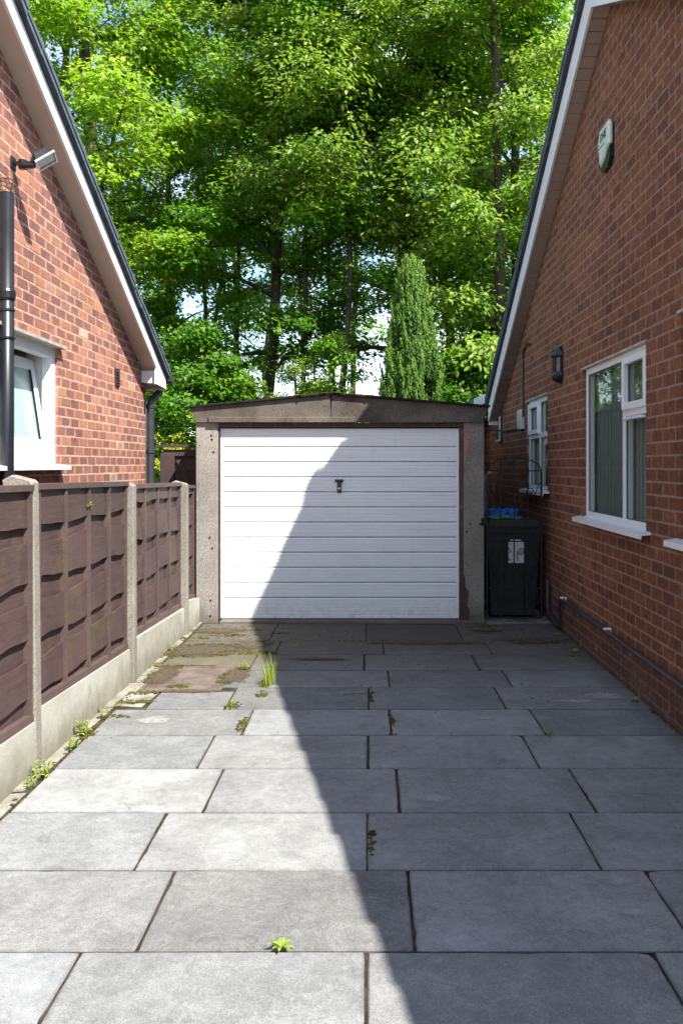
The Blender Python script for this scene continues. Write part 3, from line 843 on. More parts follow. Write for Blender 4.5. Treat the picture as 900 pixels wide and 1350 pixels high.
# trickle vent on the big window
mb = MB(); mb.box(RX+.025-.04, RX+.03, 6.2, 6.62, 1.925, 1.945, .004); mb.build('trickle_vent', MT['upvc'], rh)

def rake_roof(root, xs_in, out, zrf, ya, yb, apex, barge_h, barge_lo, tile_h, over, tile_over, matS, planks, xfar, apex_cap=True):
    """soffit, bargeboard, roof slab and the verge tiles along both rakes. out: direction the gable faces."""
    xo = xs_in+out*over                      # bargeboard outer face
    segs = []
    if apex > ya: segs.append((ya, apex))
    if yb > apex: segs.append((apex, yb))
    for (a, b) in segs:
        za, zb = zrf(a), zrf(b)
        m = MB()
        if planks:
            n = max(1, int((b-a)/planks))
            for k in range(n):
                y0 = a+(b-a)*k/n; y1 = a+(b-a)*(k+1)/n-.012
                m.prism([(y0, zrf(y0)), (y1, zrf(y1)), (y1, zrf(y1)+.014), (y0, zrf(y0)+.014)], 'x', xs_in-out*.03, xo-out*.022)
            m.prism([(a, za+.013), (b, zb+.013), (b, zb+.02), (a, za+.02)], 'x', xs_in-out*.029, xo-out*.0225)
            o = m.build('soffit', matS, root); o['kind'] = 'stuff'
        else:
            mid = b-1.25
            m.prism([(a, za), (mid, zrf(mid)), (mid, zrf(mid)+.014), (a, za+.014)], 'x', xs_in-out*.03, xo-out*.022)
            m.prism([(mid+.004, zrf(mid)), (b, zb), (b, zb+.014), (mid+.004, zrf(mid)+.014)], 'x', xs_in-out*.03, xo-out*.022)
            o = m.build('soffit', matS, root)
        recalc(o)
        m = MB(); m.prism([(a, za+barge_lo), (b, zb+barge_lo), (b, zb+barge_h), (a, za+barge_h)], 'x', xo-out*.021, xo)
        recalc(m.build('bargeboard', MT['barge'], root))
        # roof body
        m = MB(); m.prism([(a, za+.03), (b, zb+.03), (b, zb+barge_h+.02), (a, za+barge_h+.02)], 'x', xo-out*.024, xfar)
        recalc(m.build('roof_slope', MT['slate2'], root))
        # verge: undercloak and tiles
        m = MB(); m.prism([(a, za+barge_h+.002), (b, zb+barge_h+.002), (b, zb+barge_h+.05), (a, za+barge_h+.05)], 'x', xo-out*.02, xo+out*(tile_over*.62))
        recalc(m.build('undercloak', MT['slate2'], root))
        n = int(abs(b-a)/.295); dn = 1 if zb < za else -1       # direction of descent in y
        for k in range(n):
            t0 = a+(b-a)*k/n; t1 = a+(b-a)*(k+1)/n
            hi, lo = (t0, t1) if dn > 0 else (t1, t0)
            lo2 = lo+dn*.03
            zh = zrf(hi)+barge_h+.035; zl = (zrf(lo) if True else 0)+barge_h+.035
            sl = (zl-zh)/(lo-hi); zl2 = zh+sl*(lo2-hi)
            tt = tile_h
            mm = MB()
            jj = random.uniform(-.006, .006)
            xa = xo+out*(tile_over+jj); xb = xo-out*.35
            # a slab, thick and lifted at its lower end so that courses step
            mm.prism([(hi, zh+tt*.25), (lo2, zl2+tt*.35), (lo2, zl2+tt*1.15), (hi, zh+tt*.62)], 'x', xa, xb)
            mm.prism([(hi, zh-.022), (lo2, zl2-.022), (lo2, zl2+tt*.30-.001), (hi, zh+tt*.25-.001)], 'x', xa-out*.008, xa-out*.05)
            recalc(mm.build('verge_tile', MT['slate'], root))
    if True:
        m = MB(); za = zrf(apex)+barge_h+.035+tile_h*.8
        m.tube([(xo+out*(tile_over+.005), apex, za-.02), (xfar, apex, za-.02)], .09, 12); m.build('ridge', MT['slate'], root)
rake_roof(rh, RX, -1, zr, .9, 12.98, AP, .225, -.012, .075, .15, .05, MT['soffitR'], .105, 9.5)
# body of the house behind the gable wall
mb = MB(); mb.prism([(1.35, -.04), (12.6, -.04), (12.6, zr(12.6)+.02), (AP, ZA+.02), (1.35, zr(1.35)+.02)], 'x', 2.95, 9.3); recalc(mb.build('body', MT['hull'], rh))
mb = MB(); mb.box(2.13, 2.95, 12.4, 12.60, -.04, 2.3); mb.box(2.13, 2.95, 1.33, 1.5, -.04, 2.3); mb.build('return_wall', MT['hull'], rh)
mb = MB(); mb.box(2.13, 2.96, 1.4, 12.5, 2.62, 2.66); mb.build('ceiling', MT['dark'], rh)
# near and far eaves: fascia and gutter
mb = MB(); mb.box(1.73, 9.2, 12.985, 13.01, 2.17, 2.42, .003); mb.build('fascia', MT['barge'], rh)
mb = MB(); mb.tube([(1.70, 13.07, 2.40), (9.2, 13.07, 2.38)], .055, 10); mb.build('gutter', MT['black'], rh)
# low wing beyond
wallW = wall_core('wall', rh, RX+.02, -1, .24, 12.63, 16.0, lambda y: 2.30, [], MT['mortarR'])
wallW['label'] = 'orange toned wing wall glimpsed behind the garage'
brick_wall(wallW, RX+.02, -1, .0855, .235, -.05, 12.64, 16.0, [(0, 1, 2.30)], 2.35, [], MT['brickW'], lambda px, py: 640 < px < 680 and 545 < py < 690, nmax=60, seed=9)
mb = MB(); mb.box(1.60, 1.625, 13.15, 16.0, 2.27, 2.46, .003); mb.build('fascia', MT['barge'], rh)
mb = MB(); mb.prism([(1.53, 2.47), (1.60, 2.46), (4, 3.5), (4, 3.58), (1.53, 2.56)], 'y', 13.12, 16.1); recalc(mb.build('wing_roof', MT['slate'], rh))
mb = MB(); mb.box(1.626, 1.90, 13.15, 16, 2.29, 2.305); mb.build('soffit', MT['soffitR'], rh)
# air vent, small window with dark pane and pale frame, pipe work on the wall
mb = MB(); mb.box(RX-.012, RX+.03, 12.72, 13.14, 1.95, 2.27, .004); mb.build('small_window_pane', MT['darkgrey'], rh)
mb = MB(); mb.box(RX-.03, RX-.0125, 12.70, 12.78, 1.93, 2.29, .004); mb.box(RX-.03, RX-.0125, 12.78, 13.14, 1.93, 1.96, .004); mb.build('small_window_frame', MT['grey_white'], rh)
mb = MB(); mb.box(RX-.045, RX+.005, 10.86, 11.12, 2.03, 2.27, .006)
for k in range(6): mb.box(RX-.052, RX-.044, 10.89, 11.09, 2.055+k*.034, 2.070+k*.034)
mb.build('vent_cover', MT['grey_white'], rh)
mb = MB(); xx = RX-.016
mb.tube([(xx, 10.42, 2.98), (xx, 10.55, 3.02), (xx, 10.75, 2.99), (xx, 10.86, 2.88), (xx, 10.87, 2.5), (xx, 10.84, 2.2), (xx, 10.95, 2.10), (xx, 11.3, 2.05), (xx, 12.2, 2.06), (xx-.1, 12.9, 2.1), (1.25, 12.9, 2.12)], .011, 6); mb.build('cable', MT['black'], rh)
# waste pipe along the foot of the wall
mb = MB(); xp = RX-.035; rp = .017
def zpipe(y): return .31+.006*(y-6)
mb.tube([(xp, 3.0, zpipe(3)), (xp, 5.0, zpipe(5)), (xp, 7.2, zpipe(7.2)), (xp, 8.62, zpipe(8.62)), (xp, 8.68, zpipe(8.68)-.02), (xp, 8.70, .24), (xp, 8.71, .07), (xp, 8.74, .045), (xp, 8.8, .04), (xp, 9.2, .10), (xp, 9.26, .13), (xp, 9.27, .19), (xp, 9.27, .42)], rp, 10)
mb.build('waste_pipe', MT['darkgrey'], rh, True)
for yy in (5.2, 6.98, 8.55):
    m = MB(); m.box(RX-.06, RX, yy-.014, yy+.014, zpipe(yy)+rp-.004, zpipe(yy)+rp+.012, .003); m.box(RX-.012, RX, yy-.016, yy+.016, zpipe(yy)-.025, zpipe(yy)+.02, .003); m.build('pipe_clip', MT['upvc'], rh)
mb = MB(); mb.tube([(1.31, 10.05, 0), (1.31, 10.05, 1.47), (1.32, 10.05, 1.50), (1.345, 10.05, 1.515), (1.37, 10.05, 1.515)], .021, 10)
tag(mb.build('pipe', MT['cream'], None, True), 'cream plastic waste pipe standing behind the iron gate with a bent top', 'pipe')

# alarm box
ab = thing('alarm_box', (RX, 7.07, 4.08), 'white and dark green burglar alarm box high on the brown brick gable', 'alarm')
def yz(poly, cy=7.07, cz=4.085): return [(cy-a*1.15, cz+b*.98) for a, b in poly]       # a to the right as seen
m = MB(); m.prism(yz([(-.13, .06), (-.09, .16), (.12, .16), (.15, .13), (.15, -.05), (.05, -.16), (-.03, -.175), (-.10, -.13)]), 'x', RX-.018, RX+.002); recalc(m.build('back_box', MT['alarmd'], ab))
m = MB()
P0 = yz([(-.135, .05), (-.09, .165), (.125, .165), (.155, .13), (.155, -.03), (.075, -.05), (.03, -.10), (-.08, -.135)])
P1 = yz([(-.115, .045), (-.08, .145), (.115, .145), (.135, .12), (.135, -.02), (.065, -.04), (.02, -.09), (-.07, -.12)])
n = len(P0); m.add([(RX-.014, *p) for p in P0]+[(RX-.030, *p) for p in P0]+[(RX-.044, *p) for p in P1],
    [tuple(range(2*n, 3*n))]+[(k, (k+1) % n, n+(k+1) % n, n+k) for k in range(n)]+[(n+k, n+(k+1) % n, 2*n+(k+1) % n, 2*n+k) for k in range(n)])
recalc(m.build('cover', MT['alarmw'], ab))
m = MB(); m.prism(yz([(.15, -.045), (.075, -.062), (.03, -.112), (-.08, -.148), (-.07, -.185), (0, -.205), (.10, -.19), (.15, -.13)]), 'x', RX-.034, RX-.006); recalc(m.build('lens', MT['alarmd'], ab))
def text_obj(body, size, loc, parent, mat, cols):
    cu = bpy.data.curves.new('lettering', 'FONT'); cu.body = body; cu.size = size; cu.extrude = .0008; cu.align_x = 'CENTER'; cu.align_y = 'CENTER'
    cu.materials.append(mat); cu.offset = size*.012
    tmp = bpy.data.objects.new('lettering_source', cu); COL.objects.link(tmp)
    bpy.context.view_layer.update()
    me = bpy.data.meshes.new_from_object(tmp.evaluated_get(bpy.context.evaluated_depsgraph_get()))
    if not me.materials: me.materials.append(mat)
    bpy.data.objects.remove(tmp); bpy.data.curves.remove(cu)
    o = bpy.data.objects.new('lettering', me); reg(o, loc, parent)
    o.rotation_euler = Matrix((cols[0], cols[1], cols[2])).transposed().to_euler()
    return o
text_obj('DHE', .09, (RX-.0455, 7.05, 4.16), ab, MT['ink'], [(0, -1, 0), (0, 0, 1), (-1, 0, 0)])
m = MB()
for k in range(5): m.box(RX-.046, RX-.044, 7.13-.03*k, 7.15-.03*k, 4.09, 4.098)
for k in range(3): m.box(RX-.046, RX-.044, 7.17, 7.182, 4.06+.03*k, 4.072+.03*k)
m.build('printed_line', MT['ink'], ab)

# bulkhead wall lamp
wl = thing('wall_lamp', (RX, 8.78, 2.57), 'black oval bulkhead lamp with clear glass on the brown brick wall between its windows', 'wall lamp')
def lathe_half(m, cy, cz, prof, n=16, a0=0, a1=math.pi):
    b = len(m.v)
    for (r, z) in prof:
        for k in range(n+1):
            a = a0+(a1-a0)*k/n
            m.v.append((RX-.012-r*math.sin(a)*.85, cy+r*math.cos(a), cz+z))
    for i in range(len(prof)-1):
        for k in range(n):
            q = b+i*(n+1)+k; m.f.append((q, q+1, q+n+2, q+n+1))
m = MB(); m.prism([(8.78+.085*math.cos(t)*1.0, 2.57+(.10 if math.sin(t) > 0 else -.10)+.085*math.sin(t)) for t in np.linspace(0, 2*math.pi, 24, endpoint=False)], 'x', RX-.014, RX); recalc(m.build('back_plate', MT['black'], wl))
m = MB(); lathe_half(m, 8.78, 2.57, [(.078, .070), (.100, .074), (.102, .098), (.094, .125), (.074, .152), (.042, .170), (0, .178)]); m.build('cap', MT['black'], wl, True)
m = MB(); lathe_half(m, 8.78, 2.57, [(.078, -.070), (.100, -.074), (.102, -.098), (.094, -.125), (.074, -.152), (.042, -.170), (0, -.178)]); m.build('cap', MT['black'], wl, True)
m = MB(); lathe_half(m, 8.78, 2.57, [(.070, -.09), (.070, .09)]); m.build('glass_cover', MT['clearg'], wl, True)
m = MB()
for t in (0.12, 1.05, 2.1, 3.02):
    xx, yy = RX-.012-.078*math.sin(t)*.85, 8.78+.078*math.cos(t); m.tube([(xx, yy, 2.48), (xx, yy, 2.66)], .011, 6)
m.build('guard', MT['black'], wl)
m = MB(); m.tube([(RX-.04, 8.78, 2.50), (RX-.04, 8.78, 2.62)], [.02, .024], 10); m.build('bulb', MT['upvc'], wl, True)

# ------------------------------------------------------------------ left house
LX = -2.40; APL = 4.3
zl = lambda y: (7.03-.458*y) if y > APL else (7.03-.458*APL-.458*(APL-y))
lh = thing('house', (LX-2, 5, 0), 'red brick gabled bungalow on the left with a sunlit wall and pale soffit', 'house')
opsL = [(5.45, 7.02, -.007+21*.0765, -.007+33*.0765)]
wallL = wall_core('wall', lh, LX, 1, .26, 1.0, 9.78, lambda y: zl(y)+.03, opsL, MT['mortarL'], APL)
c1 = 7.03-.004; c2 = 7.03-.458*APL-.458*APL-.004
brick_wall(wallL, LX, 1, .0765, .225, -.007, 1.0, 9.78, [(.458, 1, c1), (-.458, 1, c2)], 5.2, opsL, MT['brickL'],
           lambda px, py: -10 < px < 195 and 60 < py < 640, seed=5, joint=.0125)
rake_roof(lh, LX, 1, zl, -.5, 10.0, APL, .115, -.022, .062, .17, .045, MT['soffitL'], 0, -9.5)
mb = MB(); mb.prism([(-.4, -.04), (9.75, -.04), (9.75, zl(9.75)), (APL, zl(APL)), (-.4, zl(-.4))], 'x', -3.5, -9.3); recalc(mb.build('body', MT['hull'], lh))
mb = MB(); mb.box(-3.5, -2.665, 9.58, 9.775, -.04, 2.55); mb.box(-2.40, -2.66, -.4, .99, -.04, 2.9); mb.build('return_wall', MT['hull'], lh)
# eaves box end, fascia, gutter, downpipe
mb = MB(); mb.prism([(LX+.001, 2.475), (LX+.149, 2.465), (LX+.149, 2.60), (LX+.001, 2.60)], 'y', 9.60, 10.0); recalc(mb.build('eaves_box', MT['barge'], lh))
mb = MB(); mb.prism([(9.56, 2.455), (10.0, 2.44), (10.0, 2.54), (9.56, 2.66)], 'x', LX+.150, LX+.1705); recalc(mb.build('barge_end', MT['barge'], lh))
mb = MB(); mb.box(-9, LX+.148, 10.002, 10.02, 2.42, 2.62); mb.build('fascia', MT['barge'], lh)
mb = MB(); gp = [(10.03, 2.60), (10.03, 2.53), (10.05, 2.505), (10.12, 2.505), (10.14, 2.53), (10.14, 2.60)]; mb.prism(gp, 'x', -9, LX+.23); recalc(mb.build('gutter', MT['darkgrey'], lh))
def sqpipe(m, pts, hw=.034):
    m.tube(pts, hw*1.35, 4)
mb = MB(); dp = [(-2.30, 10.08, 2.52), (-2.30, 10.07, 2.44), (-2.33, 9.98, 2.36), (-2.365, 9.86, 2.28), (-2.368, 9.85, 2.2), (-2.368, 9.85, 0.02)]
mb.tube(dp, [.040, .040, .042, .045, .046, .046], 8); mb.build('downpipe', MT['darkgrey'], lh)
for zz in (2.24, 1.75): 
    m = MB(); m.tube([(-2.368, 9.85, zz-.02), (-2.368, 9.85, zz+.02)], .054, 8); m.build('pipe_collar', MT['darkgrey'], lh)
# soil pipe
mb = MB(); px_, py_ = -2.335, 5.86
mb.tube([(px_, py_, 0), (px_, py_, 3.36)], .046, 18); mb.build('soil_pipe', MT['black'], lh, True)
for zz, h, rr in ((2.70, .07, .056), (2.42, .018, .053), (1.2, .018, .06), (2.60, .02, .051)):
    m = MB(); m.tube([(px_, py_, zz-h*.5), (px_, py_, zz-h*.3), (px_, py_, zz+h*.3), (px_, py_, zz+h*.5)], [rr-.006, rr, rr, rr-.006], 18); 
    if h < .03: m.box(LX, px_, py_-.02, py_+.02, zz-.01, zz+.01)
    m.build('pipe_collar', MT['black'], lh)
m = MB()
for k in range(9):
    a = k*math.pi/4.5; m.tube([(px_+.05*math.cos(a), py_+.05*math.sin(a), 3.36), (px_+.062*math.cos(a+.3), py_+.062*math.sin(a+.3), 3.40), (px_+.045*math.cos(a+.8), py_+.045*math.sin(a+.8), 3.445), (px_, py_, 3.46)], .0022, 4)
for zz, rr in ((3.385, .058), (3.415, .059), (3.44, .048)):
    m.tube([(px_+rr*math.cos(t), py_+rr*math.sin(t), zz+.006*math.sin(3*t)) for t in np.linspace(0, 6.283, 16)], .002, 4)
m.build('wire_balloon', MT['wire'], lh)
# air brick
mb = MB(); ya_ = 1194*2.4/(485-154.5)
mb.box(LX-.004, LX+.006, ya_-.08, ya_+.06, 2.36, 2.52)
mb.build('air_brick_recess', MT['black'], lh)
m = MB()
for k in range(6): m.prism([(LX+.004, 2.372+k*.025), (LX+.020, 2.360+k*.025), (LX+.020, 2.365+k*.025), (LX+.004, 2.380+k*.025)], 'y', ya_-.065, ya_+.045)
m.box(LX, LX+.012, ya_-.08, ya_-.065, 2.35, 2.525); m.box(LX, LX+.012, ya_+.045, ya_+.06, 2.35, 2.525)
recalc(m.build('air_vent', MT['gatew'], lh))
# tilt window
y0, y1, z0, z1 = opsL[0]; fr = MB(); f = .075
XX = lambda d: LX-d
fr.box(XX(.02), XX(.10), y0, y0+f, z0, z1, .004); fr.box(XX(.02), XX(.10), y1-f, y1, z0, z1, .004)
fr.box(XX(.021), XX(.10), y0+f, y1-f, z1-.095, z1, .004); fr.box(XX(.021), XX(.10), y0+f, y1-f, z0, z0+.10, .004)
fr.box(XX(.10), XX(.24), y1-.03, y1-.0, z0, z1); fr.box(XX(.10), XX(.24), y0, y1-.03, z1-.03, z1)
win = fr.build('window', MT['upvc'], lh); win['label'] = 'white tilting window standing ajar behind the black soil pipe'
m = MB(); m.prism([(XX(.03), z0+.01), (XX(-.085), z0-.008), (XX(-.085), z0-.035), (XX(.03), z0-.02)], 'y', y0-.05, y1+.055); recalc(m.build('sill', MT['upvc'], win))
m = MB(); m.prism([(XX(.03), z1+.02), (XX(-.05), z1+.006), (XX(-.05), z1-.016), (XX(.03), z1-.016)], 'y', y0-.05, y1+.06); recalc(m.build('head_trim', MT['lead'], win))
# sash hinged at the bottom, leaning into the room
sy0, sy1, sz0, H_ = y0+f+.004, y1-f-.004, z0+.105, z1-z0-.215
ang = R(8.5)
def sp(y, t, d): return (XX(.055)-math.sin(ang)*t-math.cos(ang)*d, y, sz0+math.cos(ang)*t-math.sin(ang)*d)
def sbox(m, ya, yb, ta, tb, da, db):
    m.add([sp(ya, ta, da), sp(yb, ta, da), sp(yb, tb, da), sp(ya, tb, da), sp(ya, ta, db), sp(yb, ta, db), sp(yb, tb, db), sp(ya, tb, db)],
          [(0, 3, 2, 1), (4, 5, 6, 7), (0, 1, 5, 4), (1, 2, 6, 5), (2, 3, 7, 6), (3, 0, 4, 7)])
m = MB(); s_ = .078
sbox(m, sy0, sy0+s_, 0, H_, 0, .06); sbox(m, sy1-s_, sy1, 0, H_, 0, .06); sbox(m, sy0+s_, sy1-s_, 0, s_+.01, .001, .06); sbox(m, sy0+s_, sy1-s_, H_-s_, H_, .001, .06)
m.build('sash', MT['upvc'], win)
m = MB(); sbox(m, sy0+s_, sy1-s_, s_, H_-s_, .02, .026); m.build('pane', MT['frost'], win)
m = MB(); t_ = .008
sbox(m, sy1-s_-t_, sy1-s_, s_+.01, H_-s_, .004, .02); m.build('gasket', MT['black'], win)
m = MB(); xa, xb = XX(.24), XX(1.0)
for q in [((xa, y1, z0), (xb, y1, z0), (xb, y1, z1), (xa, y1, z1)), ((xb, y0, z0), (xb, y1, z0), (xb, y1, z1), (xb, y0, z1)), ((xa, y0, z0), (xb, y0, z0), (xb, y1, z0), (xa, y1, z0)), ((xa, y0, z1), (xb, y0, z1), (xb, y1, z1), (xa, y1, z1)), ((xa, y0, z0), (xb, y0, z0), (xb, y0, z1), (xa, y0, z1))]:
    m.add(q, [(0, 1, 2, 3)])
m.build('room_lining', MT['grey_white'], win)

# floodlight on the left gable
fl = thing('floodlight', (LX, 6.12, 3.64), 'black security floodlight with silver rim on a wall bracket of the left house', 'floodlight')
m = MB(); m.box(LX, LX+.012, 6.08, 6.16, 3.60, 3.68, .003); m.box(LX+.012, LX+.16, 6.105, 6.135, 3.625, 3.65, .004); m.build('bracket', MT['black'], fl)
m = MB(); m.tube([(LX+.07, 6.12, 3.60), (LX+.07, 6.12, 3.66)], .028, 12); m.tube([(LX+.06, 6.10, 3.615), (LX+.17, 6.06, 3.60)], [.020, .016], 10); m.tube([(LX+.13, 6.12, 3.63), (LX+.15, 6.12, 3.70)], .014, 8)
m.build('sensor_arm', MT['black'], fl)
c_ = Vector((LX+.225, 6.12, 3.66)); n_ = Vector((.62, -.10, -.78)).normalized(); u_ = Vector((.8, .25, .5)); u_ = (u_-n_*u_.dot(n_)).normalized(); v_ = n_.cross(u_)
def hd(a, b, d): return tuple(c_+(u_*a+v_*b+n_*d)*.88)
def frus(m, a0, b0, d0, a1, b1, d1):
    m.add([hd(s*a0, t*b0, d0) for s, t in ((-1, -1), (1, -1), (1, 1), (-1, 1))]+[hd(s*a1, t*b1, d1) for s, t in ((-1, -1), (1, -1), (1, 1), (-1, 1))],
          [(0, 1, 2, 3), (4, 7, 6, 5)]+[(k, k+4, (k+1) % 4+4, (k+1) % 4) for k in range(4)])
m = MB(); frus(m, .045, .04, -.075, .075, .06, .0); frus(m, .012, .03, -.09, .012, .03, -.07)
for k in range(-2, 3): m.add([hd(k*.016-.002, -.045, -.07), hd(k*.016+.002, -.045, -.07), hd(k*.016+.002, .045, -.07), hd(k*.016-.002, .045, -.07), hd(k*.016-.002, -.035, -.09), hd(k*.016+.002, -.035, -.09), hd(k*.016+.002, .035, -.09), hd(k*.016-.002, .035, -.09)], [(4, 5, 6, 7), (0, 1, 5, 4), (2, 3, 7, 6), (0, 4, 7, 3), (1, 2, 6, 5)])
recalc(m.build('housing', MT['darkgrey'], fl))
m = MB()
for a0, a1, b0, b1 in ((-.085, .085, -.07, -.058), (-.085, .085, .058, .07), (-.085, -.072, -.058, .058), (.072, .085, -.058, .058)):
    m.add([hd(a0, b0, 0), hd(a1, b0, 0), hd(a1, b1, 0), hd(a0, b1, 0), hd(a0, b0, .018), hd(a1, b0, .018), hd(a1, b1, .018), hd(a0, b1, .018)], [(0, 3, 2, 1), (4, 5, 6, 7), (0, 1, 5, 4), (1, 2, 6, 5), (2, 3, 7, 6), (3, 0, 4, 7)])
m.build('rim', MT['alu'], fl)
m = MB(); m.add([hd(-.072, -.058, .008), hd(.072, -.058, .008), hd(.072, .058, .008), hd(-.072, .058, .008)], [(0, 1, 2, 3)]); m.build('glass', MT['clearg'], fl)
m = MB(); m.tube([(LX+.02, 6.12, 3.62), (LX+.03, 6.10, 3.58), (LX+.012, 6.07, 3.45), (LX+.008, 6.1, 3.30), (LX+.008, 6.13, 3.2)], .003, 5); m.build('wire', MT['black'], fl)

# ------------------------------------------------------------------ fence
fe = thing('fence', (-1.78, 6.6, 0), 'brown waney-lap timber fence between concrete posts on the left of the drive', 'fence')
postY = [.98, 2.87, 4.78, 6.66, 8.55]
rf = random.Random(31)
for i, py in enumerate(postY):
    m = MB(); zt = (1.56, 1.55, 1.545, 1.485, 1.45)[i]
    x1 = (-1.742, -1.742, -1.738, -1.712, -1.702)[i]; x0 = x1-.165; ln = (-.014, -.014, -.022, -.006, -.002)[i]; py -= .02; zt -= .02
    V = []
    for (xx, zz) in [(x0, -.3), (x1-.02, -.3), (x1, -.3), (x1, -.3), (x1, zt-.02), (x1-.015, zt-.004), (x0+.05, zt+.022), (x0, zt-.006)][:3]+[(x1, zt-.02), (x1-.015, zt-.004), (x0+.05, zt+.022), (x0, zt-.006)]:
        V.append((xx+(ln if zz > 0 else 0), zz))
    c_ = .012
    n = len(V); cx = sum(v[0] for v in V)/n
    A = [((v[0]-cx)*(1-c_*8)+cx, py, v[1]-(.008 if v[1] > 0 else 0)) for v in V]; B = [(v[0], py+c_, v[1]) for v in V]; Cc = [(v[0], py+.085, v[1]) for v in V]
    m.add(A+B+Cc, [tuple(range(n))]+[(k, (k+1) % n, n+(k+1) % n, n+k) for k in range(n)]+[(n+k, n+(k+1) % n, 2*n+(k+1) % n, 2*n+k) for k in range(n)]+[tuple(range(2*n, 3*n))])
    o = recalc(m.build('post', MT['post'], fe))
ends = [(postY[k]+.062, postY[k+1]-.022) for k in range(4)]+[(postY[4]+.062, 9.20)]
XP = -1.796
def wavy(seed, amp):
    ph = [random.Random(seed*7+k).uniform(0, 6.28) for k in range(5)]
    return lambda t: amp*(math.sin(2.1*t+ph[0])*.55+math.sin(5.3*t+ph[1])*.4+math.sin(9.7*t+ph[2])*.2+math.sin(23*t+ph[3])*.10)
for i, (ya, yb) in enumerate(ends):
    # concrete gravel board
    ztA, ztB = .305, .25
    m = MB(); m.prism([(ya, -.2), (yb, -.2), (yb, ztB), (ya, ztA)], 'x', -1.79, -1.744+.018*(i-2)*(i > 2)); recalc(m.build('gravel_board', MT['gravel'], fe))
    zt = (1.52, 1.515, 1.50, 1.455, 1.415)[i]
    zb = lambda y: ztA+(ztB-ztA)*(y-ya)/(yb-ya)+.002
    ztf = lambda y: zt-.02*(y-ya)/(yb-ya)
    # frame: one mesh for the panel, boards as its pieces
    m = MB()
    m.prism([(ya, zb(ya)), (yb, zb(yb)), (yb, zb(yb)+.04), (ya, zb(ya)+.04)], 'x', XP, -1.754)
    m.prism([(ya, ztf(ya)-.032), (yb, ztf(yb)-.032), (yb, ztf(yb)), (ya, ztf(ya))], 'x', XP-.03, -1.750)
    mt_ = MB(); mt_.v = m.v[8:]; mt_.f = [tuple(q-8 for q in f_) for f_ in m.f[6:]]; m.v = m.v[:8]; m.f = m.f[:6]
    panel = recalc(m.build('fence_panel', MT['batten'], fe)); recalc(mt_.build('top_rail', MT['batten'], panel))
    L_ = yb-ya; nb = max(1, int(round(L_/.46)))
    for k in range(nb+1):
        yy = ya+.018+(L_-.036)*k/nb; w_ = .017
        m = MB(); m.prism([(yy-w_, zb(yy)+.041), (yy+w_, zb(yy)+.041), (yy+w_, ztf(yy)-.033), (yy-w_, ztf(yy)-.033)], 'x', XP-.002, -1.758+rf.uniform(-.003, .001)); recalc(m.build('batten', MT['batten'], panel))
    hh = zt-.05-.29; N = 40
    pitch = .305; off = rf.uniform(0, .04)
    def board(za_, zb_, xo_, s1, s2, a1=.016, a2=.012):
        w1, w2 = wavy(s1, a1), wavy(s2, a2); m = MB(); V = []; Fc = []
        for k in range(N+1):
            y = ya+.004+(L_-.008)*k/N
            lo = max(zb(y)+.02, za_+w1(y)); hi = min(ztf(y)-.012, zb_+w2(y))
            hi = max(hi, lo+.004)
            bow = .003*math.sin(y*3.1+s1)
            V += [(xo_+.008+bow, y, lo), (xo_+.002+bow, y, hi), (xo_-.008+bow, y, hi), (xo_-.008+bow, y, lo)]
        for k in range(N):
            b = 4*k
            for j in range(4): Fc.append((b+j, b+(j+1) % 4, b+4+(j+1) % 4, b+4+j))
        Fc += [(0, 1, 2, 3), (4*N+3, 4*N+2, 4*N+1, 4*N)]
        m.add(V, Fc); recalc(m.build('board', MT['fence'], panel))
    nB = int(hh/pitch)+2
    for k in range(nB):
        zc = .26+off+k*pitch
        if zc < zt-.04: board(zc-.05, zc+.15, XP-.004, i*50+k*3+1, i*50+k*3+2, .01, .01)       # set back
        zc2 = zc+.105
        if zc2 < zt-.05: board(zc2, zc2+.20, XP+.018, i*50+k*3+900, i*50+k*3+1900, .021, .015)      # proud
# ------------------------------------------------------------------ timber side gate behind the fence
gt = thing('gate', (-2.1, 10.3, 0), 'dark brown timber side gate between the left house and the garage', 'gate')
m = MB(); m.box(-2.33, -1.77, 10.30, 10.36, 1.70, 1.775, .004); m.box(-2.36, -2.20, 10.29, 10.37, 0, 1.73, .004)
m.box(-2.198, -1.77, 10.31, 10.36, .05, .15, .004); m.build('frame', MT['gatew'], gt)
m = MB(); m.prism([(-2.40, 1.80), (-1.76, 1.80), (-1.76, 1.83), (-2.40, 1.83)], 'y', 10.27, 10.40); m.build('cap_rail', MT['gatew'], gt)
m = MB(); m.prism([(-2.18, 1.66), (-2.12, 1.66), (-1.98, 1.30), (-2.04, 1.30)], 'y', 10.295, 10.32); recalc(m.build('brace', MT['gatew'], gt))
for k in range(9):
    za = .16+k*.172
    w1 = wavy(300+k, .008); V = []; Fc = []; N = 14
    for q in range(N+1):
        x = -2.195+.42*q/N
        lo = za+w1(x*2.2); hi = min(1.70, za+.20)
        V += [(x, 10.325, lo), (x, 10.34, hi), (x, 10.35, hi), (x, 10.35, lo)]
    for q in range(N):
        for j in range(4): Fc.append((4*q+j, 4*q+(j+1) % 4, 4*q+4+(j+1) % 4, 4*q+4+j))
    m = MB(); m.add(V, Fc); recalc(m.build('board', MT['gatew'], gt))

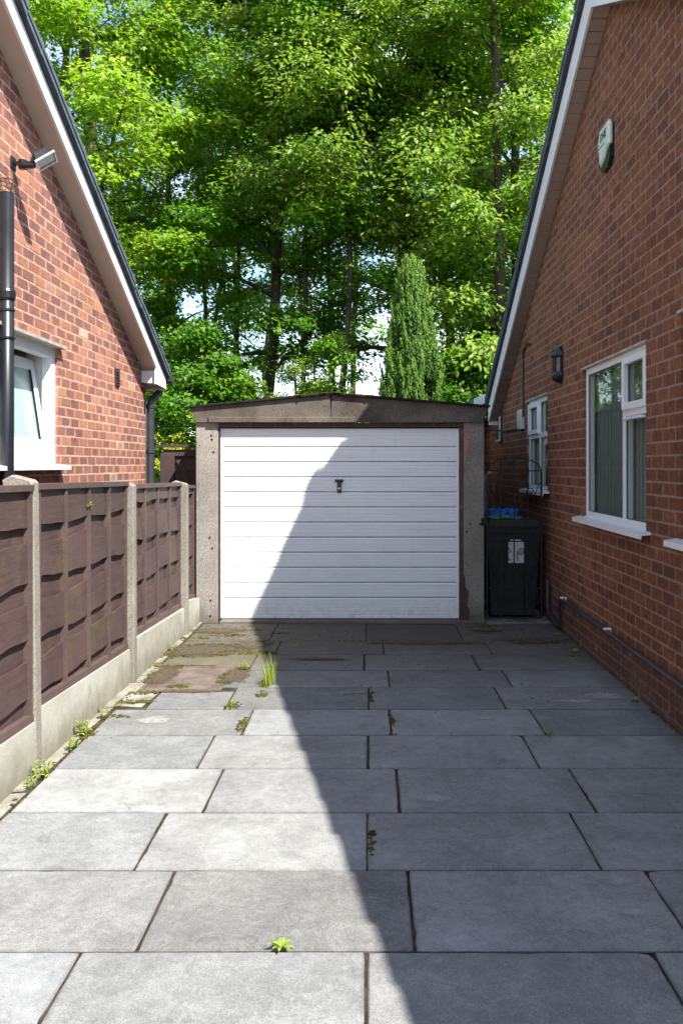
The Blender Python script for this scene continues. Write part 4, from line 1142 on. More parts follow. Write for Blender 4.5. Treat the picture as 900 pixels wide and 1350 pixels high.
# ------------------------------------------------------------------ garage
ga = thing('garage', (-.29, 11.4, 0), 'concrete sectional garage with a white ribbed up-and-over door at the end of the drive', 'garage')
GY = 9.23
for (x0, x1) in ((-1.755, -1.528), (.972, 1.183)):
    m = MB(); m.box(x0, x1, GY, GY+.14, -.03, 2.045, .008); pil = m.build('pillar', MT['pillar'], ga)
    bx = x1-.055 if x0 < 0 else x0+.05
    for zz in ((1.90, 1.86, 1.73, .86, .75, .22, .06) if x0 < 0 else (1.72, 1.0, .92, .10)):
        m = MB(); cx = bx+random.uniform(-.03, .03)
        m.tube([(cx, GY-.003, zz), (cx, GY+.002, zz)], .011, 8); m.build('bolt', MT['iron'], pil)
gtop = lambda x: 2.178+(2.312-2.178)*(1-abs(x+.37)/(1.44 if x < -.37 else 1.587))
FY = 9.20
m = MB(); m.prism([(-1.81, 2.18), (-1.76, 2.055), (-1.735, 2.03), (-.384, 2.09), (-.372, gtop(-.372))][0:1]+[(-1.745, 2.035), (-.3645, 2.035), (-.376, 2.085), (-.386, gtop(-.386))], 'y', FY, FY+.12)
recalc(m.build('fascia_panel', MT['fascia'], ga))
m = MB(); m.prism([(-.3605, 2.035), (1.165, 2.035), (1.217, 2.185), (-.37, 2.312), (-.372, 2.085)], 'y', FY+.004, FY+.12); recalc(m.build('fascia_panel', MT['fascia'], ga))
m = MB(); m.box(-1.62, 1.165, FY-.016, FY+.002, 2.030, 2.088, .006); m.build('fascia_lip', MT['fascia'], ga)
# roof: two shallow slopes with a felt edge
m = MB()
m.prism([(-1.825, 2.182), (-.37, 2.318), (1.235, 2.187), (1.235, 2.206), (-.37, 2.338), (-1.825, 2.200)], 'y', FY-.03, 13.8); recalc(m.build('roof', MT['felt'], ga))
m = MB()
for (x0, x1) in ((-1.74, -1.66), (1.09, 1.17)):
    m.box(x0, x1, GY+.141, 13.7, -.03, 2.17)
m.box(-1.66, 1.09, 13.62, 13.7, -.03, 2.17); m.build('wall', MT['pillar'], ga)
# timber frame
m = MB(); m.box(-1.527, .971, GY+.005, GY+.07, 1.985, 2.03, .003); m.box(-1.527, -1.512, GY+.006, GY+.07, .022, 1.985, .002); m.box(.934, .971, GY+.006, GY+.07, .022, 1.985, .003); m.build('door_frame', MT['frame'], ga)
m = MB(); m.prism([(.972, 1.98), (1.03, 1.98), (1.022, 1.80), (.972, 1.56)], 'y', GY-.006, GY-.0005); recalc(m.build('timber_patch', MT['pink'], ga))
m = MB(); m.prism([(.972, .03), (1.035, .02), (1.02, .06), (1.03, .13), (1.005, .17), (1.015, .24), (1.025, .30), (.99, .36), (.985, .44), (.972, .50)], 'y', GY-.012, GY-.0005); o = recalc(m.build('rotten_skirting', MT['frame'], ga))
# the door
DY = 9.272
dx0, dx1 = -1.508, .930
m = MB(); m.box(dx0, dx0+.028, DY-.001, DY+.03, .030, 1.975, .003); m.box(dx1-.028, dx1, DY-.001, DY+.03, .030, 1.975, .003)
m.box(dx0+.0285, dx1-.0285, DY+.014, DY+.028, .032, 1.972)
door = m.build('door', MT['door'], ga)
m = MB(); m.box(dx0+.029, dx1-.029, DY+.008, DY+.0135, .045, 1.965); m.build('groove_backing', MT['groove'], door)
gz = [1.6-(y_-613)*DY/F for y_ in [589+19.88*k for k in range(11)]]     # groove heights, top to bottom
bands = []; top = 1.975
for zq in gz: bands.append((zq+.0045, top)); top = zq-.0045
bands.append((.028, top))
for (z0, z1) in bands:
    prof = []                      # (y, z) from bottom to top
    h = z1-z0; nr = 4 if h > .12 else 3
    nr = int(round(h/.036))
    prof.append((DY+.006, z0)); prof.append((DY, z0+.005))
    for k in range(1, nr):
        zc = z0+h*k/nr
        prof += [(DY, zc-.006), (DY+.005, zc-.002), (DY+.005, zc+.001), (DY, zc+.003)]
    prof += [(DY, z1-.010), (DY+.007, z1)]
    prof += [(DY+.013, z1), (DY+.013, z0)]
    m = MB(); m.prism(prof, 'x', dx0+.0285, dx1-.0285); recalc(m.build('panel', MT['door'], door))
hx, hz = (447-485)*DY/F, 1.6-(640-613)*DY/F
m = MB(); m.prism([(hx-.042, hz+.062), (hx+.042, hz+.062), (hx+.036, hz+.042), (hx+.014, hz+.026), (hx+.017, hz+.02), (hx+.017, hz-.065), (hx-.017, hz-.065), (hx-.017, hz+.02), (hx-.014, hz+.026), (hx-.036, hz+.042)], 'y', DY-.018, DY+.002)
m.box(hx-.022, hx+.022, DY-.012, DY, hz-.075, hz+.03, .004); m.tube([(hx, DY-.018, hz+.045), (hx, DY-.045, hz+.045)], .012, 8); m.box(hx-.045, hx+.045, DY-.058, DY-.044, hz+.035, hz+.056, .006)
recalc(m.build('handle', MT['black'], door))
m = MB(); m.tube([(hx, DY-.024, hz-.03), (hx, DY-.017, hz-.03)], .009, 10); m.build('lock', MT['alu'], door)
# moss fringe on the roof edge
pm = []
for k in range(420):
    x = rm.uniform(-1.82, 1.2)
    if rm.random() < .4: x = rm.uniform(-1.3, .2)
    zt = (2.200+(x+1.825)*(2.338-2.200)/1.455) if x < -.37 else (2.338-(x+.37)*(2.338-2.206)/1.605)
    pm.append((x, FY-.03+rm.uniform(.0, .06), zt-.002, rm.uniform(.004, .014)*(1.4 if abs(x+.4) < .5 else 1)))
lumps(pm, 'moss', MT['moss'], 'dark moss growing along the front edge of the garage roof')

# ------------------------------------------------------------------ iron gate
ig = thing('gate', (1.5, GY+.03, 0), 'black wrought iron gate with arched top and scrolls right of the garage', 'gate')
gy = GY+.03; gx0, gx1 = 1.213, 1.768
bars = [gx0+(gx1-gx0)*k/4 for k in range(5)]
def arc(x): t = (x-(gx0+gx1)/2)/((gx1-gx0)/2); return 1.54+.135*math.sqrt(max(0, 1-t*t*.999))
for k, bx in enumerate(bars):
    m = MB(); r_ = .009 if k in (0, 4) else .006
    m.box(bx-r_, bx+r_, gy-r_, gy+r_, .035, 1.54 if k in (0, 4) else arc(bx)-.004); m.build('bar', MT['iron'], ig)
for zz, hh in ((.04, .009), (.97, .009), (.82, .006), (1.54, .006), (.34, .005)):
    m = MB(); m.box(gx0+.009, gx1-.009, gy-.011, gy-.0065, zz-hh, zz+hh); m.build('rail', MT['iron'], ig)
m = MB(); m.tube([(gx0+(gx1-gx0)*k/24, gy, arc(gx0+(gx1-gx0)*k/24)) for k in range(25)], .007, 6); m.build('arch', MT['iron'], ig, True)
def scroll(cx, cz, r, d, turns=1.6, ph=0, tail=None):
    pts = []
    for k in range(22):
        t = k/21; a = ph+d*turns*2*math.pi*t; q = r*(1-.82*t)
        pts.append((cx+q*math.cos(a), gy, cz+q*math.sin(a)))
    if tail: pts = [(tail[0], gy, tail[1])]+pts
    m = MB(); m.tube(pts, .0048, 5); m.build('scroll', MT['iron'], ig, True)
for k in range(4):
    cx = (bars[k]+bars[k+1])/2; s = 1 if k % 2 else -1
    scroll(cx, .90, .045, s, ph=1.57, tail=None)
    scroll(cx, .22, .055, -s, ph=0, tail=(cx+.02*s, .33))
    scroll(cx, .55, .040, s, ph=3.14, tail=(cx-.03*s, .42)); scroll(cx, .72, .040, -s, ph=3.14, tail=(cx+.03*s, .62))
scroll(1.66, 1.33, .055, -1, ph=0, tail=(1.755, 1.42)); scroll(1.60, 1.49, .03, 1, ph=0); scroll(1.32, 1.33, .055, 1, ph=3.14, tail=(1.226, 1.42))
m = MB(); m.box(1.183, gx0, gy-.006, gy+.006, 1.02, 1.04); m.box(1.15, 1.2, gy-.036, gy-.03, .98, 1.06); m.tube([(1.12, gy-.045, 1.0), (1.2, gy-.045, 1.0)], .005, 6); m.build('latch', MT['iron'], ig)

# ------------------------------------------------------------------ wheelie bins
def wheelie(cx, cy, wd, dp, h, lidmat, label, bodymat):
    b_ = thing('wheelie_bin', (cx, cy, 0), label, 'wheelie bin')
    m = MB(); t = .80
    def ring(w_, d_, z): return [(cx-w_/2, cy-d_/2, z), (cx+w_/2, cy-d_/2, z), (cx+w_/2, cy+d_/2, z), (cx-w_/2, cy+d_/2, z)]
    V = []; lv = [(wd*t, dp*t, .03), (wd*.83, dp*.83, .25), (wd*.95, dp*.95, h*.80), (wd*.955, dp*.955, h*.86), (wd*1.0, dp*1.0, h*.865), (wd*1.0, dp*1.0, h*.92), (wd*.98, dp*.98, h*.925)]
    for l in lv: V += ring(*l)
    Fc = [(3, 2, 1, 0), tuple(4*(len(lv)-1)+k for k in range(4))]
    for i in range(len(lv)-1):
        for k in range(4): Fc.append((4*i+k, 4*i+(k+1) % 4, 4*i+4+(k+1) % 4, 4*i+4+k))
    m.add(V, Fc)
    for s in (-.22, .22): m.box(cx+wd*s-.012, cx+wd*s+.012, cy-dp*.49, cy-dp*.40, .1, h*.82, .004)
    recalc(m.build('body', bodymat, b_))
    m = MB(); m.prism([(cx-wd*.52, h*.925), (cx+wd*.52, h*.925), (cx+wd*.52, h*.95), (cx+wd*.42, h*1.0), (cx-wd*.42, h*1.0), (cx-wd*.52, h*.95)], 'y', cy-dp*.54, cy+dp*.5)
    m.box(cx-wd*.2, cx+wd*.2, cy-dp*.57, cy-dp*.54, h*.925, h*.95, .004); recalc(m.build('lid', lidmat, b_))
    m = MB(); m.tube([(cx-wd*.42, cy+dp*.52, h*.93), (cx+wd*.42, cy+dp*.52, h*.93)], .014, 8); m.build('handle', bodymat, b_)
    for s in (-1, 1):
        m = MB(); m.tube([(cx+s*wd*.36, cy+dp*.42, .1), (cx+s*wd*.46, cy+dp*.42, .1)], .1, 16); m.build('wheel', MT['black'], b_)
    return b_
b1 = wheelie(1.515, 9.72, .57, .60, 1.03, MT['binp'], 'black wheelie bin with white sticker standing behind the iron gate', MT['binp'])
m = MB()
for (x0, x1) in ((1.475, 1.512), (1.520, 1.60)):
    pass
m.prism([(1.475-.015, .58), (1.62, .58), (1.62, .80), (1.57, .83), (1.49, .83), (1.46, .79)], 'y', 9.72-.285, 9.72-.278); o = recalc(m.build('sticker', MT['label'], b1))
b2 = wheelie(1.46, 10.75, .50, .55, 1.02, MT['blue'], 'wheelie bin with blue lid half hidden behind the black bin', MT['binp'])
def sack(cx, cy, cz, rx, ry, rz, mat, label, seed):
    r_ = random.Random(seed); V = []; Fc = []; n, k_ = 18, 9
    ph = [r_.uniform(0, 6.28) for _ in range(6)]
    for i in range(k_+1):
        th = math.pi*i/k_
        for j in range(n):
            a = 2*math.pi*j/n
            q = 1+.13*math.sin(3*a+ph[0]+2*th)+.10*math.sin(5*a+ph[1]-3*th)+.07*math.sin(9*a+ph[2]+5*th)+r_.uniform(-.05, .05)
            V.append((cx+rx*q*math.sin(th)*math.cos(a), cy+ry*q*math.sin(th)*math.sin(a), cz+rz*max(-.75, math.cos(th))*q))
    for i in range(k_):
        for j in range(n): Fc.append((i*n+j, i*n+(j+1) % n, (i+1)*n+(j+1) % n, (i+1)*n+j))
    m = MB(); m.add(V, Fc); o = recalc(m.build('rubbish_sack', mat)); return tag(o, label, 'sack')
sack(1.36, 9.72, 1.075, .13, .17, .055, MT['blue'], 'crumpled bright blue polythene sack on the black bin, left', 3)
sack(1.50, 9.76, 1.072, .12, .15, .058, MT['blue'], 'crumpled blue sack nearer the brick wall on the black bin', 8)
sack(1.40, 9.56, 1.045, .19, .09, .028, MT['greenp'], 'flat pale green polythene sheet in front of the blue sacks', 5)

# ------------------------------------------------------------------ leaves
def leaf_mesh(name, P, n, d, size, shape, tone, mat, fold=.18, curl=.12):
    N = len(P)
    n = n/np.linalg.norm(n, axis=1, keepdims=True)
    d = d-n*(d*n).sum(1, keepdims=True); d /= np.maximum(1e-6, np.linalg.norm(d, axis=1, keepdims=True))
    s = np.cross(n, d)
    K = len(shape)
    V = np.zeros((N, K, 3))
    for k, (a, b) in enumerate(shape):
        V[:, k] = P+(s*a+d*b+n*(abs(a)*fold-b*b*curl))*size[:, None]
    V = V.reshape(-1, 3)
    me = bpy.data.meshes.new(name)
    me.vertices.add(N*K); me.vertices.foreach_set("co", V.astype(np.float32).ravel())
    quads = np.array([[0, 5, 4, 3], [0, 3, 2, 1]]) if K == 6 else np.array([[0, 1, 2, 3]])
    nq = len(quads)
    idx = (np.arange(N)[:, None, None]*K+quads[None]).reshape(-1)
    me.loops.add(len(idx)); me.loops.foreach_set("vertex_index", idx.astype(np.int32))
    me.polygons.add(N*nq); me.polygons.foreach_set("loop_start", (np.arange(N*nq)*4).astype(np.int32))
    me.update(calc_edges=True)
    at_ = me.attributes.new("tone", 'FLOAT', 'POINT'); at_.data.foreach_set("value", np.repeat(tone, K).astype(np.float32))
    me.materials.append(mat)
    return me
LOBED = [(0, 0), (-.56, .40), (-.24, .52), (0, 1.0), (.24, .52), (.56, .40)]
OVAL = [(0, 0), (-.25, .32), (-.21, .68), (0, 1.0), (.21, .68), (.25, .32)]
DIAM = [(0, 0), (-.26, .5), (0, 1.0), (.26, .5)]
SUNV = np.array([-SUN.x, -SUN.y, -SUN.z])

def PX_(l): return 485+F*l[0]/l[1]
def tree(loc, h, base, Rad, mat, label, cat='tree', name='tree', seed=0, lean=(0, 0), n_limb=26, per=46, shape=LOBED, size=.13, trunk_r=.14, droop=.25, top_r=.45, clus=.55, flat=.5, fork=False,
         dens=1.0, wide=None, group='trees in the wood behind the garage', topcut=13.2):
    r_ = np.random.RandomState(seed); rr = random.Random(seed)
    root = thing(name, (loc[0], loc[1], -.06), label, cat, group)
    O = np.array([loc[0], loc[1], -.06])
    K = 12; hs = np.linspace(0, h, K)
    wob = np.cumsum(r_.normal(0, .07, (K, 2)), 0)*(h/14)
    path = np.stack([O[0]+lean[0]*(hs/h)**1.2*h+wob[:, 0], O[1]+lean[1]*(hs/h)*h+wob[:, 1], O[2]+hs], 1); path[0, :2] = O[:2]
    def tp(z):
        return np.array([np.interp(z, hs, path[:, k]) for k in range(3)])
    tr_ = trunk_r*(1-hs/h)**.7+.015; tr_[0] *= 1.35
    m = MB(); m.tube(path, list(tr_), 9); m.build('trunk', MT['bark'], root, True)
    lm = MB(); C = []; D = []
    for i in range(n_limb):
        f = (i+.5)/n_limb
        z = base+(h-base)*f**.9*.97
        az = i*2.399+r_.uniform(-.5, .5)
        prof = (math.sin(math.pi*min(1, (f*.82+.20)))**.6)*(1-f*(1-top_r)*.8)
        L = Rad*prof*r_.uniform(.7, 1.15)
        p = tp(max(.2, z-.25*L*.6)); d = np.array([math.cos(az), math.sin(az), r_.uniform(.15, 1.25)]); 
        pts = [p]; seg = 6
        for k in range(seg):
            d = d/np.linalg.norm(d); d[2] -= droop*.22+r_.uniform(-.05, .08); d[:2] += r_.normal(0, .12, 2)
            p = p+d/np.linalg.norm(d)*L/seg; pts.append(p)
        r0 = min(np.interp(z, hs, tr_)*.55, .05+L*.012)
        lm.tube(pts, list(np.linspace(r0, .008, len(pts))), 5, False)
        for k in range(2, seg+1):
            base_p = pts[k]; dirl = (pts[k]-pts[k-1]); dirl /= np.linalg.norm(dirl)
            C.append(base_p); D.append(dirl)
            for s in range(3):
                a2 = math.atan2(dirl[1], dirl[0])+(1 if s % 2 else -1)*r_.uniform(.5, 1.3)
                Ls = L*.30*r_.uniform(.5, 1.2)*(1.15-k/seg*.45)
                dd = np.array([math.cos(a2), math.sin(a2), r_.uniform(-.55, .75)])
                q1 = base_p+dd*Ls*.5; q2 = base_p+dd*Ls+np.array([0, 0, -droop*Ls*.35])
                if rr.random() < .8: lm.tube([base_p, q1, q2], [.012, .008, .004], 4, False)
                C.append(q2); D.append(dd)
                if Ls > .5: C.append(q1); D.append(dd)
    # leading shoots
    for k in range(5):
        C.append(path[-1]+r_.normal(0, .35, 3)); D.append(np.array([0, 0, 1.]))
    o = lm.build('limbs', MT['bark'], root); o['kind'] = 'stuff'
    C = np.array(C); D = np.array(D)
    if topcut is not None: keep = C[:, 2] < topcut; C = C[keep]; D = D[keep]
    keep = r_.rand(len(C)) < dens*.86; C = C[keep]; D = D[keep]
    n = max(8, int(per*(1.15 if loc[1] < 22 and abs(PX_(loc)-430) < 300 else .8)))
    ctone = r_.uniform(0, 1, len(C))
    csize = r_.uniform(.55, 1.25, len(C))*clus
    idx = np.repeat(np.arange(len(C)), n)
    N = len(idx)
    off = r_.normal(0, 1, (N, 3)); off /= np.linalg.norm(off, axis=1, keepdims=True); off *= (r_.rand(N, 1)**.45)
    rad = np.linalg.norm(off[:, :2], axis=1)
    off[:, 2] *= flat; off[:, 2] -= rad**2*.22*droop*2
    P = C[idx]+off*csize[idx][:, None]
    outw = np.concatenate([off[:, :2], np.zeros((N, 1))], 1)+D[idx]*.35
    nrm = np.array([0, 0, .55])+SUNV*.55+outw*.30+r_.normal(0, .40, (N, 3))
    dv = outw*1.0+r_.normal(0, .45, (N, 3)); dv[:, 2] -= droop*1.2
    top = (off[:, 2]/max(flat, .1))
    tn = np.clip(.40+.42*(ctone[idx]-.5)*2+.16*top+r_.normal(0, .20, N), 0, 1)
    sz = size*.90*r_.uniform(.55, 1.25, N)
    me = leaf_mesh('crown', P-O, nrm, dv, sz, shape, tn, mat)
    o = bpy.data.objects.new('crown', me); reg(o, O, root); o['kind'] = 'stuff'
    return root
def PX(px, Y): return (px-485)*Y/F

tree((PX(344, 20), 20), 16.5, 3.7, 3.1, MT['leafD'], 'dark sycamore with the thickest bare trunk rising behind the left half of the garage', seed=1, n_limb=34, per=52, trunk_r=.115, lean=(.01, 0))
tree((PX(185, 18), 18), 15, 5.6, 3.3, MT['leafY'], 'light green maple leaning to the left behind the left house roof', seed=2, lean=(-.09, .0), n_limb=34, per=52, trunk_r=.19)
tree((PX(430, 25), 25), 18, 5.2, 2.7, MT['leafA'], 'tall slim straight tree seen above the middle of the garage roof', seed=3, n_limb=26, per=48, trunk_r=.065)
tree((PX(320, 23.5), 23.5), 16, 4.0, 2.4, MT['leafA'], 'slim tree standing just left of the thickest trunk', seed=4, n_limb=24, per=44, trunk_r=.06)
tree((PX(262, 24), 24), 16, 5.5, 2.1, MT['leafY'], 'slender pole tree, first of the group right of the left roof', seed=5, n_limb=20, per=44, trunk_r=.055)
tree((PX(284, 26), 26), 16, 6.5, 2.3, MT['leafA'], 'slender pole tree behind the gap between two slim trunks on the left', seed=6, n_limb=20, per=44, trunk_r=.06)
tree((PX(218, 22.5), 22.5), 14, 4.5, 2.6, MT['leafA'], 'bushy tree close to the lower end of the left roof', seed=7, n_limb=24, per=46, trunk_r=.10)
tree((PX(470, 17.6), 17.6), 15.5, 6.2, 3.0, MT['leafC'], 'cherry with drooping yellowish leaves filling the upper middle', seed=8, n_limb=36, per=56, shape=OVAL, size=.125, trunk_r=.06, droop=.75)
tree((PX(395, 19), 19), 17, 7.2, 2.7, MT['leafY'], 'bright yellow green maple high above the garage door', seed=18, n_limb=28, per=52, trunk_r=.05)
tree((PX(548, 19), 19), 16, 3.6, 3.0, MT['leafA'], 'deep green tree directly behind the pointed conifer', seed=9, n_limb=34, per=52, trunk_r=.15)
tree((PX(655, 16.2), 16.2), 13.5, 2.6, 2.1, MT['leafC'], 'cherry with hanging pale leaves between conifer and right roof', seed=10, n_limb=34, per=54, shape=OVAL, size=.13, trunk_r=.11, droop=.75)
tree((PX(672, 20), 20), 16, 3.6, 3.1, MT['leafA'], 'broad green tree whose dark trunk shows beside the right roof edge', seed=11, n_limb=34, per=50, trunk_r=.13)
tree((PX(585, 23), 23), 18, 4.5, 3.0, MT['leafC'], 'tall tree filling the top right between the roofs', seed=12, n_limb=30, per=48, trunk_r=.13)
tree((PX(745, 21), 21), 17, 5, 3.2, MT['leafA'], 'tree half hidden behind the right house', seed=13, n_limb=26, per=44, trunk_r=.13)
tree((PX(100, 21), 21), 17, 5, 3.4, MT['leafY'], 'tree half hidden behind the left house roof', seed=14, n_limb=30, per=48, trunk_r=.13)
# farther row
far = [(150, 33, 17, 3.5, 'left'), (235, 36, 18, 4, ''), (305, 38, 18, 5.5, ''), (520, 34, 19, 7.5, ''), (590, 33, 18, 3.5, ''), (660, 36, 18, 3.2, ''), (735, 33, 18, 3, ''), (405, 42, 22, 9.5, ''), (360, 36, 19, 9.5, ''), (470, 38, 20, 9.5, '')]
FARL = ['far tree of the back row beside the left roof edge', 'far tree of the back row, second from the left roof', 'far tree of the back row with high crown left of the thickest trunk',
        'far tree of the back row behind the tip of the conifer', 'far tree of the back row just right of the conifer', 'far tree of the back row between conifer and right roof',
        'far tree of the back row hidden mostly by the right roof', 'farthest and tallest tree above the garage ridge', 'far tree of the back row just right of the thickest trunk', 'far tree of the back row above the elder bush']
for k, (px, Y, h, b, _) in enumerate(far):
    tree((PX(px, Y), Y), h, b, 4.2, MT['leafD' if k % 2 else 'leafA'], FARL[k], seed=40+k, n_limb=24, per=26, size=.2, clus=.8, trunk_r=.12, dens=.5, topcut=20)
# understorey
def shrub(loc, h, Rad, mat, label, seed, shape=LOBED, size=.10, per=40, n_limb=16, clus=.42, droop=.3, dens=1.0, base=.4):
    return tree(loc, h, base, Rad, mat, label, 'shrub', 'shrub', seed, n_limb=n_limb, per=per, shape=shape, size=size, trunk_r=.04, clus=clus, droop=droop, top_r=.5, dens=dens, group='shrubs behind the garage', flat=.5)
shrub((PX(262, 17.2), 17.2), 4.4, 1.5, MT['leafD'], 'dark green sycamore sapling bush over the left garage corner', 60, n_limb=22, dens=.72)
shrub((PX(215, 18.5), 18.5), 5.2, 1.5, MT['leafD'], 'leafy bush just right of the left house gutter', 61, n_limb=22, dens=.72)
shrub((PX(310, 18.5), 18.5), 3.7, 1.3, MT['leafA'], 'small bush at the foot of the slim trunks', 62)
shrub((PX(232, 12.0), 12.0), 1.93, .42, MT['leafG'], 'golden yellow shrub peeping over the timber side gate', 63, DIAM, .045, 60, 16, .16, .1)
shrub((PX(450, 16.5), 16.5), 4.1, 1.35, MT['leafA'], 'airy elder bush above the garage ridge', 64, OVAL, .075, 34, 22, .30, .3, .75)
shrub((PX(392, 18), 18), 3.7, 1.2, MT['leafC'], 'low small-leaved bush between trunk and elder above the roof', 65, OVAL, .07, 34, 16, .30, .3, .8)
shrub((PX(610, 15.3), 15.3), 3.6, 1.4, MT['leafD'], 'dark bush low between conifer and right house', 66, n_limb=22)
shrub((PX(655, 17), 17), 4.6, 1.5, MT['leafA'], 'tall bush touching the lower end of the right roof', 67, n_limb=22)
for k in range(7):
    px = 120+k*100
    shrub((PX(px, 29+k % 3), 29+k % 3), 3.6+(k % 2)*.7, 2.3, MT['leafD' if k % 2 else 'leafA'], ['far low bush hidden by the left house', 'far low bush above the left gutter', 'far low bush left of the thickest trunk', 'far low bush behind the garage ridge', 'far low bush left of the conifer foot', 'far low bush right of the conifer foot', 'far low bush hidden by the right house'][k], 70+k, size=.16, clus=.8, n_limb=20)

# conifer
def conifer(loc, h, rad, label, seed=3):
    r_ = np.random.RandomState(seed)
    root = thing('conifer', (loc[0], loc[1], -.06), label, 'conifer'); O = np.array([loc[0], loc[1], -.06])
    m = MB(); m.tube([O, O+[0, 0, h*.5], O+[0, 0, h*.93]], [.09, .05, .01], 8); m.build('trunk', MT['bark'], root)
    n = 1500; z = h*(.0+.93*r_.rand(n)**1.05)
    az = r_.uniform(0, 6.283, n)
    lob = 1+.08*np.sin(3*az+z*1.3)+.06*np.sin(7*az-z*2.1)
    prof = np.clip((1-(z/h)**1.3), 0, 1)**.9
    rr = rad*prof*lob*np.sqrt(r_.uniform(.45, 1.04, n))
    C = O+np.stack([rr*np.cos(az), rr*np.sin(az), z], 1)
    per = 84; idx = np.repeat(np.arange(n), per); N = len(idx)
    pl = r_.uniform(.26, .52, n)*np.where(z > h*.86, .75, 1)
    t = np.tile(np.linspace(0, 1, per)**.9, n)+r_.uniform(-.02, .02, N)
    dirp = np.stack([np.cos(az)*.16, np.sin(az)*.16, np.ones(n)], 1)+r_.normal(0, .07, (n, 3)); dirp /= np.linalg.norm(dirp, axis=1, keepdims=True)
    wdt = np.sin(np.clip(t*.9+.10, 0, 1)*math.pi)**.7*.058*(1.15-.5*t)
    side = r_.normal(0, 1, (N, 3)); side -= dirp[idx]*(side*dirp[idx]).sum(1, keepdims=True); side /= np.linalg.norm(side, axis=1, keepdims=True)
    P = C[idx]+dirp[idx]*(t*pl[idx])[:, None]+side*wdt[:, None]*(.5+.5*r_.rand(N, 1))
    dv = dirp[idx]*1.0+side*.45+r_.normal(0, .12, (N, 3))
    outw = np.stack([np.cos(az), np.sin(az), np.full(n, .3)], 1)[idx]
    nrm = outw*.5+side*.9+r_.normal(0, .25, (N, 3))
    tn = np.clip(.12+.75*t**1.3+.25*(r_.rand(n)[idx]-.5)+r_.normal(0, .10, N), 0, 1)
    me = leaf_mesh('crown', P-O, nrm, dv, r_.uniform(.030, .052, N), DIAM, tn, MT['leafK'])
    o = bpy.data.objects.new('crown', me); reg(o, O, root); o['kind'] = 'stuff'
conifer((PX(543, 14.6), 14.6), 5.05, .76, 'pointed column-shaped green conifer right behind the garage roof')

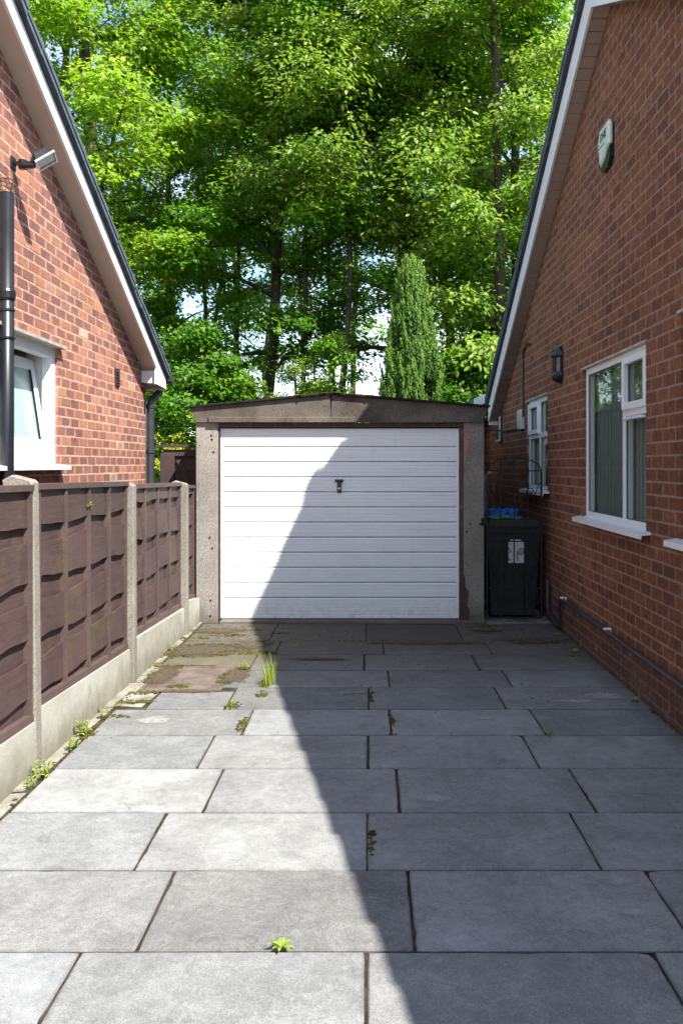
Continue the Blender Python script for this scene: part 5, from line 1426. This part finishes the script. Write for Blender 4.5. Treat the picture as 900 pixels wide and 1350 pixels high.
# ------------------------------------------------------------------ weeds in the paving
def weed(px, py, kind, s, label, seed, name='weed', X=None, Y=None, z=0):
    if X is None: X, Y = at(px, py)
    r_ = np.random.RandomState(seed)
    O = np.array([X, Y, z])
    if kind == 'grass':
        n = 130; P = O+np.stack([r_.normal(0, .022, n), r_.normal(0, .05, n), np.zeros(n)], 1)
        V = []; Fc = []; tn = []
        for k in range(n):
            a = r_.uniform(0, 6.28); L = s*r_.uniform(.4, 1.1); bend = r_.uniform(.1, .55); w_ = r_.uniform(.0012, .0028)
            d = np.array([math.cos(a), math.sin(a), 0]); sd = np.array([-math.sin(a), math.cos(a), 0]); b = len(V)
            for j in range(5):
                t = j/4; c = P[k]-O+d*bend*L*t*t+np.array([0, 0, 1])*L*t*(1-.25*bend*t)
                ww = w_*(1-t*.9); V += [c-sd*ww, c+sd*ww]
            for j in range(4): Fc.append((b+2*j, b+2*j+1, b+2*j+3, b+2*j+2))
            tn += [r_.uniform(.2, 1)]*10
        me = mesh_from(name, V, Fc, MT['weed']); at_ = me.attributes.new("tone", 'FLOAT', 'POINT'); at_.data.foreach_set("value", np.array(tn, dtype=np.float32))
        o = bpy.data.objects.new(name, me); reg(o, O, None); return tag(o, label, 'grass tuft')
    V = []; Fc = []; tn = []
    stems = 1 if kind == 'rosette' else r_.randint(3, 6)
    def leaf(base, d, L, w_, up, t0):
        sd = np.cross(d, [0, 0, 1.]); sd /= max(1e-6, np.linalg.norm(sd)); b = len(V); n = 6
        for j in range(n+1):
            t = j/n; prof = math.sin(math.pi*min(1, t*.93+.05))**.7*(1+.25*math.sin(t*19)); c = base+d*L*t+np.array([0, 0, up*L*(t-1.15*t*t)])
            V.extend([c-sd*w_*prof+np.array([0, 0, .15*w_]), c, c+sd*w_*prof+np.array([0, 0, .15*w_])]); tn.extend([t0]*3)
        for j in range(n):
            q = b+3*j; Fc.extend([(q, q+1, q+4, q+3), (q+1, q+2, q+5, q+4)])
    if kind == 'rosette':
        for k in range(13):
            a = k*2.4+r_.uniform(-.3, .3); el = r_.uniform(.15, .95)
            leaf(np.array([0, 0, .004]), np.array([math.cos(a)*math.cos(el), math.sin(a)*math.cos(el), math.sin(el)]), s*r_.uniform(.6, 1.1), s*.13, .5, r_.uniform(.4, 1))
    else:
        for q in range(stems):
            a0 = r_.uniform(0, 6.28); st = np.array([math.cos(a0)*.35, math.sin(a0)*.35, 1])*s*r_.uniform(.6, 1.1); bp = np.array([r_.normal(0, .02), r_.normal(0, .03), 0])
            for k in range(9):
                t = (k+1)/9; a = k*2.4+a0; el = r_.uniform(0, .8)
                leaf(bp+st*t*.9, np.array([math.cos(a)*math.cos(el), math.sin(a)*math.cos(el), math.sin(el)]), s*.42*(1-.5*t)*r_.uniform(.7, 1.2), s*.10*(1-.4*t), .4, r_.uniform(.2, 1))
            b = len(V); sd = np.array([.0015, 0, 0]); V.extend([bp-sd, bp+sd, bp+st*.9+sd, bp+st*.9-sd]); tn.extend([.3]*4); Fc.append((b, b+1, b+2, b+3))
    me = mesh_from(name, V, Fc, MT['weed']); at_ = me.attributes.new("tone", 'FLOAT', 'POINT'); at_.data.foreach_set("value", np.array(tn, dtype=np.float32))
    o = bpy.data.objects.new(name, me); reg(o, O, None); return tag(o, label, 'weed')
weed(354, 902, 'grass', .21, 'tall tuft of green grass between slabs beside the manhole', 1, 'grass_tuft')
weed(370, 1252, 'rosette', .052, 'small bright weed rosette in the nearest slab joint, alone in the sun', 2)
weed(61, 1022, 'bush', .085, 'leafy weed at the foot of the nearest concrete fence post', 3)
weed(96, 988, 'bush', .075, 'weed growing against the gravel board just past the nearest post', 4)
weed(108, 968, 'bush', .10, 'taller spindly weed by the fence, second beyond the nearest post', 5)
weed(322, 882, 'bush', .07, 'small weed tuft at the far right corner of the manhole', 6)
weed(301, 934, 'bush', .05, 'tiny weed in the slab joint in front of the manhole', 7)
weed(228, 858, 'bush', .07, 'pale weed by the fence between the second and third posts', 8)
weed(723, 968, 'bush', .05, 'small weed in a shaded slab joint on the right', 9)
weed(757, 860, 'rosette', .05, 'little weed at the brick wall foot nearest the iron gate', 10)
weed(836, 925, 'rosette', .05, 'little weed at the brick wall foot on the near right', 11)
weed(735, 838, 'rosette', .04, 'tiny weed under the black waste pipe elbow', 12)
weed(640, 827, 'bush', .06, 'low weeds under the right garage pillar', 13, X=1.12, Y=9.12)
weed(685, 842, 'bush', .03, 'faint tiny weed on the slab before the iron gate', 14)
weed(40, 1036, 'bush', .05, 'low spindly weed just in front of the nearest fence post', 21)
weed(136, 940, 'bush', .045, 'small weed at the fence foot between the two leafy ones and the second post', 22)
weed(196, 880, 'bush', .04, 'tiny weed just past the second fence post', 23)
weed(262, 850, 'bush', .03, 'tiny weed in the moss near the third fence post', 24)
weed(388, 853, 'bush', .03, 'tiny weed in the shade right behind the grass tuft', 25)
weed(60, 760, 'rosette', .05, 'yellow green shoot growing through the fence panel', 15, X=-1.765, Y=5.72, z=1.33)
